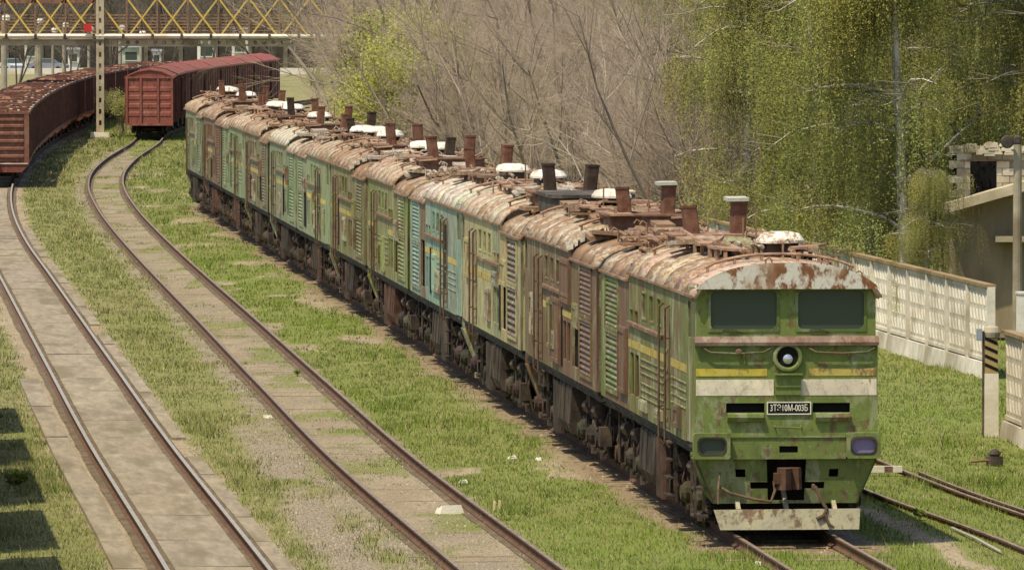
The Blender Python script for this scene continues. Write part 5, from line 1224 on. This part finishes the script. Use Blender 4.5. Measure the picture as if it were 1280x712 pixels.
def weeping_tree(seed, h=14.0, rad=4.6, nstr=4200, base_tone=(.36,.365,.105)):
    """tall tree whose thin twigs hang in curtains of small young leaves"""
    R = random.Random(seed); rg = np.random.default_rng(seed); big = []; strands = []; hang = []
    p = Vector((0,0,-.3)); d = Vector((.02,.0,1)); trunk = [p]
    for k in range(9):
        d = (d+Vector((R.gauss(0,.05),R.gauss(0,.05),.12))).normalized(); q = p+d*(h*.95/9); big.append((p,q,.19*(1-.085*k)*h/14,.19*(1-.085*(k+1))*h/14,0)); p = q; trunk.append(q)
    for k in range(26):
        t = R.uniform(.22,1.0); i = min(8,int(t*9)); pp = trunk[i].lerp(trunk[i+1], t*9-i); az = R.uniform(0,2*PI); L = rad*R.uniform(.55,1.1)*(1.15-.5*t)
        d = Vector((math.cos(az),math.sin(az),R.uniform(.5,1.1))).normalized(); r = .055*(1.2-t*.6); n = 5; q0 = pp
        for j in range(n):
            d = (d+Vector((R.gauss(0,.14),R.gauss(0,.14),-.20+R.gauss(0,.06)))).normalized(); q1 = q0+d*(L/n); big.append((q0,q1,r*(1-.17*j),r*(1-.17*(j+1)),1))
            for m in range(4):
                az2 = R.uniform(0,2*PI); s0 = q0.lerp(q1,R.random()); e = s0+Vector((math.cos(az2)*R.uniform(.3,1.1),math.sin(az2)*R.uniform(.3,1.1),R.uniform(-.1,.4))); big.append((s0,e,.02,.009,2)); hang.append((s0,e))
            q0 = q1
    tone0 = np.array(base_tone); C = []; T = []
    R.shuffle(hang); cl = hang[:150]
    for (s0, e) in cl:                      # each clump is a fountain of hanging twigs
        cx = e; cr = R.uniform(.35,.75); cl_v = R.uniform(.8,1.15); hue0 = R.gauss(0,.07); Lc = R.uniform(1.0,2.9)
        for k in range(int(nstr/150*R.uniform(.7,1.3))):
            az = R.uniform(0,2*PI); q = cr*math.sqrt(R.random()); p0 = cx + Vector((math.cos(az)*q, math.sin(az)*q, -.9*q*q/cr + R.gauss(0,.08)))
            L = min(Lc*R.uniform(.45,1.1), p0.z-.8)
            if L < .3 or (abs(p0.x) < .5 and p0.y < .3 and p0.z < 10.5 and R.random() < .45): continue
            m = int(L/.050); t = np.linspace(0,1,m)[:,None]; drift = np.array([math.cos(az)*q*.35+R.gauss(0,.10),math.sin(az)*q*.35+R.gauss(0,.10),0]); sw = np.array([R.gauss(0,.04),R.gauss(0,.04),0])
            pts = np.array(p0[:])[None] + np.array([0,0,-L])*t + drift*np.sqrt(t) + sw*np.sin(t*6)
            if R.random() < .5: strands.append((Vector(pts[0]), Vector(pts[m//2]), .005, .004, 3)); strands.append((Vector(pts[m//2]), Vector(pts[-1]), .004, .003, 3))
            C.append(pts + rg.normal(0,.045,(m,3))); v = cl_v*R.uniform(.85,1.15); hue = hue0 + R.gauss(0,.04)
            T.append(np.tile(tone0*v*np.array([1+hue,1,1-.6*hue]), (m,1))*(.85+.3*rg.random((m,1))))
    C = np.concatenate(C); T = np.concatenate(T)
    W_ = [(.40,.385,.34),(.26,.24,.20),(.20,.17,.12),(.22,.2,.09)]
    return seg_mesh('trunk', [b for b in big if b[4] < 2], M['birch'], W_, 7), seg_mesh('branches', [b for b in big if b[4] == 2]+strands, M['twig'], W_, 3), leaf_mesh('crown', C, .034, np.clip(T,.01,1), .5, 2.1)
def leafy_bush(seed, h, rad, n, tone):
    R = random.Random(seed); rg = np.random.default_rng(seed); S = []; C = []; T = []
    for k in range(16):
        a = R.uniform(0,2*PI); q = rad*R.uniform(.1,.9); p = Vector((R.gauss(0,.05*h),R.gauss(0,.05*h),-.03)); e = Vector((math.cos(a)*q,math.sin(a)*q,h*R.uniform(.5,1))); mid = p.lerp(e,.5)+Vector((R.gauss(0,.04*h),R.gauss(0,.04*h),.1*h))
        S += [(p,mid,.04*h/4,.025*h/4,1),(mid,e,.025*h/4,.008,2)]
        for j in range(8):
            s0 = mid.lerp(e,R.random()); e2 = s0+Vector((R.gauss(0,.4),R.gauss(0,.4),R.uniform(-.1,.6)))*(h/4); S.append((s0,e2,.012,.005,3))
            m = n//128; c = np.array(e2[:])+rg.normal(0,.055*h,(m,3)); C.append(c); T.append(np.tile(np.array(tone)*R.uniform(.7,1.3),(m,1)))
    C = np.concatenate(C); T = np.concatenate(T)*(.75+.5*rg.random((len(C),1)))
    return seg_mesh('stems', S, M['twig'], TONES, 3), leaf_mesh('crown', C, .03+.0065*h, T, 0, 1.6)
def tree(name, parts, loc, rz, sc, label, cat, group, names=('trunk','crown')):
    r = empty(name, loc, rz, label, cat, group); r.scale = (sc,sc,sc)
    for nm, me in zip(names, parts): obj(nm, me, r)
    return r
BARE = [bare_tree(1,9.5,3,.5,1.1), bare_tree(2,8.5,4,.7,1.1), bare_tree(3,10.5,2,.4,1.15), bare_tree(4,7.0,5,.8,1.1), bare_tree(5,9.0,4,.6,1.05,[(.26,.21,.17),(.31,.245,.19),(.36,.28,.21),(.39,.30,.22),(.36,.34,.16)])]
PALE = bare_tree(50,8.5,2,.6,.6,[(.34,.30,.24),(.46,.41,.33),(.56,.50,.40),(.60,.53,.42),(.60,.53,.42)])
for px, lb in ((812,'pale dead tree with whitish branches left of the weeping birches'),(760,'second pale dead tree among the leafless ones')):
    Y_ = 31.3 / ((px-640)/F_PX + .1064) + 4
    tree('dead_tree', PALE, ((px-640)*Y_/F_PX,Y_,-.1), px*.1, 1.0, lb, 'tree', 'pale dead trees')
FARB = [bare_tree(21,9.5,3,.5,1.0,DARK), bare_tree(22,9.0,4,.7,1.0,DARK)]
def fence_Y(px): return 31.3 / ((px-640)/F_PX + .1064)
k = 0; R = random.Random(77)
NUMW = ['first','second','third','fourth','fifth','sixth','seventh','eighth','ninth','tenth','eleventh','twelfth','thirteenth','fourteenth','fifteenth','sixteenth','seventeenth','eighteenth','nineteenth','twentieth']
row_n = {}
for row, (step, dep, s0, s1) in enumerate(((34,(4,16),.8,1.05),(33,(20,50),.95,1.25),(38,(60,110),1.2,1.5),(44,(130,220),1.4,1.9),(30,(6,34),.62,.82))):
    px = 440 + R.uniform(-8,8) + (0 if row < 2 else -10); cnt = 0
    while px < (905 if row < 2 else 1010):
        Y = fence_Y(px) + R.uniform(*dep); X = (px-640)*Y/F_PX
        where = ('by the locomotives', 'in the middle of the thicket', 'behind the thicket', 'far behind the thicket', 'low in the undergrowth')[row]
        tree('bare_tree', BARE[R.randrange(5) if row < 4 else 3], (X,Y,-.1), R.uniform(0,6.28), R.uniform(s0,s1), f'leafless brown tree {where}, {NUMW[min(cnt,19)]} from the left', 'tree', 'leafless trees beyond the locomotives')
        px += step*R.uniform(.8,1.2); cnt += 1
WEEP = [weeping_tree(11), weeping_tree(12, 13, 4.2, 3800, (.32,.34,.09)), weeping_tree(13, 12.5, 4.0, 3800, (.38,.375,.12))]
wn = ('trunk','branches','crown')
for (px, dep, v, sc, lb) in ((1132,10,0,1.0,'weeping birch with a thick pale trunk behind the fence'),(1028,14,1,1.0,'weeping birch left of the thick pale trunk'),(935,12,2,.95,'weeping birch with hanging green twigs above the cab roof'),(868,18,1,.82,'slim weeping birch at the edge of the leafless trees'),(1215,34,1,1.0,'weeping birch standing behind the ruin'),(1290,30,2,1.05,'weeping birch at the right edge of the picture'),(1160,5,2,.40,'small weeping birch partly hiding the ruin'),(1085,34,2,1.1,'weeping birch in the second row behind the thick trunk'),(985,40,0,1.05,'weeping birch in the second row, half hidden'),(1180,60,0,1.2,'tall weeping birch far behind the ruin'),(900,55,0,1.1,'weeping birch far behind the leafless trees')):
    Y = fence_Y(px)+dep; tree('weeping_birch', WEEP[v], ((px-640)*Y/F_PX,Y,-.1), 0.0 if dep < 20 else px*.7, sc, lb, 'tree', 'weeping birches behind the fence', wn)
GB = leafy_bush(31, 7.5, 2.4, 40000, (.47,.48,.12)); GB2 = leafy_bush(32, 3.0, 1.6, 5000, (.34,.34,.12))
for (px, dep, sc, lb) in ((522,2,1.0,'fresh yellow green tree among the leafless ones'),(500,4,1.05,'fresh yellow green tree just left of the larger one'),(455,60,.5,'low green tree beyond the far locomotives')):
    Y = fence_Y(px)+dep; tree('leafy_tree', GB, ((px-640)*Y/F_PX,Y,-.1), px, sc, lb, 'tree', 'fresh green trees', ('stems','crown'))
for (px, py, sc, lb) in ((152,160,1.0,'tall pale green weeds between pillar and boxcar'),(125,152,.9,'pale green bush beside the gondola wagons'),(398,118,1.0,'green bush right of the boxcars'),(425,122,.9,'second green bush right of the boxcars'),(165,158,.7,'small green bush at the end of the boxcar'),(1212,392,1.0,'green bush against the wall of the ruin'),(1240,398,.9,'second green bush below the sloping slab of the ruin')):
    p = G(px,py+8); tree('green_bush', GB2, p, px, sc*.95, lb, 'bush', 'green bushes', ('stems','crown'))
WD = [leafy_bush(41,.30,.2,900,(.22,.28,.05)), leafy_bush(42,.25,.25,800,(.34,.33,.13))]
for k, (px, py, v, sc, lb) in enumerate(((20,615,0,1.3,'leafy weed in the shadow at the left edge'),(372,470,0,.55,'green weed sprouting by the second track'),(1150,650,0,.7,'weed in the locomotive shadow'),(640,505,1,.9,'dry weed clump below the cream section'),(880,662,1,.7,'dry weed clump at the locomotive wheel'))):
    p = G(px,py); tree('weed', WD[v], p, k, sc, lb, 'weed', 'weeds in the yard', ('stems','crown'))

# ------------------------------------------------------------------ beyond the bridge
road = obj('road', MB().box(-120,60,838,852,.02,.06).mesh('road', M['slab']), color=(.75,.75,.8,1)); tag(road, 'pale grey road beyond the yard', kind='structure')
kb = obj('kerb_wall', MB().box(-120,20,834,834.6,0,.62).mesh('kerb_wall', M['white']), color=(.95,.92,.88,1)); tag(kb, 'low whitewashed wall along the far road', 'wall')
def far_wall():
    r = empty('perimeter_wall', (0,900,0), 0, 'long dark wall with pilasters behind the far road', 'wall')
    obj('wall', MB().box(-130,70,0,.3,0,4.2).mesh('wall', M['concrete']), r, color=(.10,.10,.105,1))  # dark wall, its colour lowered further to stand in for shade there
    for k in range(34): obj('pilaster', cm('pil', lambda: MB().box(-.25,.25,-.15,.0,0,3.4).mesh('pilaster', M['concrete'])), r, (-110+k*4,-.002,0), color=(.28,.27,.26,1))
far_wall()
def kiosk(px, Y, w, h, lb, c=(1,1,1,1)):
    x = (px-640)*Y/F_PX; r = empty('kiosk', (x,Y,0), 0, lb, 'kiosk', 'kiosks by the far road')
    obj('wall', MB().box(-w/2,w/2,0,2.2,0,h).mesh('wall', M['white']), r, color=c); obj('roof', MB().hexa([(-w/2-.2,-.3,h),(w/2+.2,-.3,h),(w/2+.2,2.4,h),(-w/2-.2,2.4,h)],[(-w/2-.1,-.2,h+.25),(w/2+.1,-.2,h+.2),(w/2+.1,2.3,h+.2),(-w/2-.1,2.3,h+.25)]).mesh('roof', M['plain']), r, color=(.3,.34,.38,1))
    wd = obj('window', MB().box(-w*.32,w*.32,-.03,-.001,h*.45,h*.8).mesh('window', M['glass']), r); obj('sill', MB().box(-w*.36,w*.36,-.2,-.031,h*.42,h*.45).mesh('sill', M['plain']), wd, color=(.7,.7,.7,1))
for a in ((92,860,1.2,2.4,'white kiosk left of the bridge pillar'),(40,868,1.6,3.6,'tall white kiosk at the left of the far road'),(196,862,.9,2.2,'narrow white kiosk above the red boxcar'),(258,866,2.0,3.6,'wide pale kiosk behind the boxcars'),(300,870,1.8,4.6,'small pale kiosk right of the wide one'),(164,866,2.0,2.6,'pale green kiosk near the boxcar',(.6,.68,.6,1))): kiosk(*a)
def car(px, Y, rz, c, lb):
    x = (px-640)*Y/F_PX; r = empty('parked_car', (x,Y,.06), rz, lb, 'car', 'cars on the far road')
    b = MB(); prof = [(-2.1,.35),(-2.15,.75),(-1.9,.92),(-1.1,1.0),(1.6,1.05),(2.1,.9),(2.1,.4)]
    b.prism(prof, lambda u,w: (-.84,u,w), lambda u,w: (.84,u,w)); obj('body', b.mesh('body', M['plain']), r, color=c)
    g = MB(); g.hexa([(-.76,-1.15,1.0),(.76,-1.15,1.0),(.76,1.5,1.04),(-.76,1.5,1.04)],[(-.6,-.5,1.45),(.6,-.5,1.45),(.6,.95,1.46),(-.6,.95,1.46)]); obj('cabin', g.mesh('cabin', M['glass']), r)
    obj('roof', MB().box(-.6,.6,-.5,.95,1.46,1.5).mesh('roof', M['plain']), r, color=c)
    for s in (-1,1):
        obj('headlight', MB().box(min(s*.5,s*.8),max(s*.5,s*.8),-2.17,-2.12,.62,.8).mesh('headlight', M['lens']), r)
        for yy in (-1.3,1.35): obj('wheel', cm(('cw',s), lambda: MB().lathe([(.31,-.1),(.33,-.08),(.33,.08),(.31,.1),(.15,.1)], (0,0,0), 'X', 16).mesh('wheel', M['black'])), r, (s*.76,yy,.33))
car(15,845,.35,(.55,.60,.66,1),'silver car on the far road at the left edge'); car(60,846,1.4,(.3,.32,.36,1),'dark grey car on the far road'); car(290,846,1.5,(.75,.75,.75,1),'white car on the far road behind the boxcars')
for k, (px, py, h, w) in enumerate(((5,118,6.3,.30),(48,98,5.5,.42),(80,96,5.0,.22),(150,92,4.6,.2),(111,96,4.6,.16),(66,94,4.4,.16),(176,92,4.0,.16))):
    p = G(px,py); r = empty('utility_pole', p, 0, ['grey pole at the left edge above the gondola wagons','thick grey pole under the left part of the bridge','thin grey pole with a white lantern under the bridge','grey pole just right of the bridge pillar','thin pole left of the bridge pillar','thin pole between the two thicker grey poles','thin pole above the red boxcar roof'][k], 'pole', 'poles beyond the bridge')
    obj('pole', MB().tube([(0,0,-.2),(0,0,h)], [w,w*.8], 10).mesh('pole', M['concrete']), r, color=(.75,.75,.75,1)); obj('lantern', MB().lathe([(.1,0),(.34,.1),(.36,.4),(.2,.6)], (.2,0,h), 'Z', 10).mesh('lantern', M['white']), r, color=(1.1,1.1,1.1,1))
R = random.Random(5)
for row, (Y0, n) in enumerate(((915,16),(985,18),(1120,22),(700,9))):
    for k in range(n):
        px = -30 + (1340 if row == 2 else 480)*k/(n-1) + R.uniform(-12,12); Y = Y0 + R.uniform(0,50)
        tree('bare_tree', FARB[R.randrange(2)], ((px-640)*Y/F_PX,Y,0), R.uniform(0,6), R.uniform(1.5,2.1)+(.3*row if row < 3 else -.6), f"leafless tree of the {('near','middle','far','foremost')[row]} row beyond the bridge, {NUMW[min(k,19)]} from the left" + (' end' if k < 20 else (' end, hidden one' if k == 20 else ' end, last')), 'tree', 'leafless trees beyond the bridge')
hl = obj('wooded_hill', MB().prism([(-900,0),(-500,22),(-200,26),(100,24),(500,30),(900,0)], lambda u,w: (u,1300+abs(u)*.05,w), lambda u,w: (u,1700,w)).mesh('wooded_hill', M['bark'])); tag(hl, 'brown wooded rise closing the view', kind='structure')
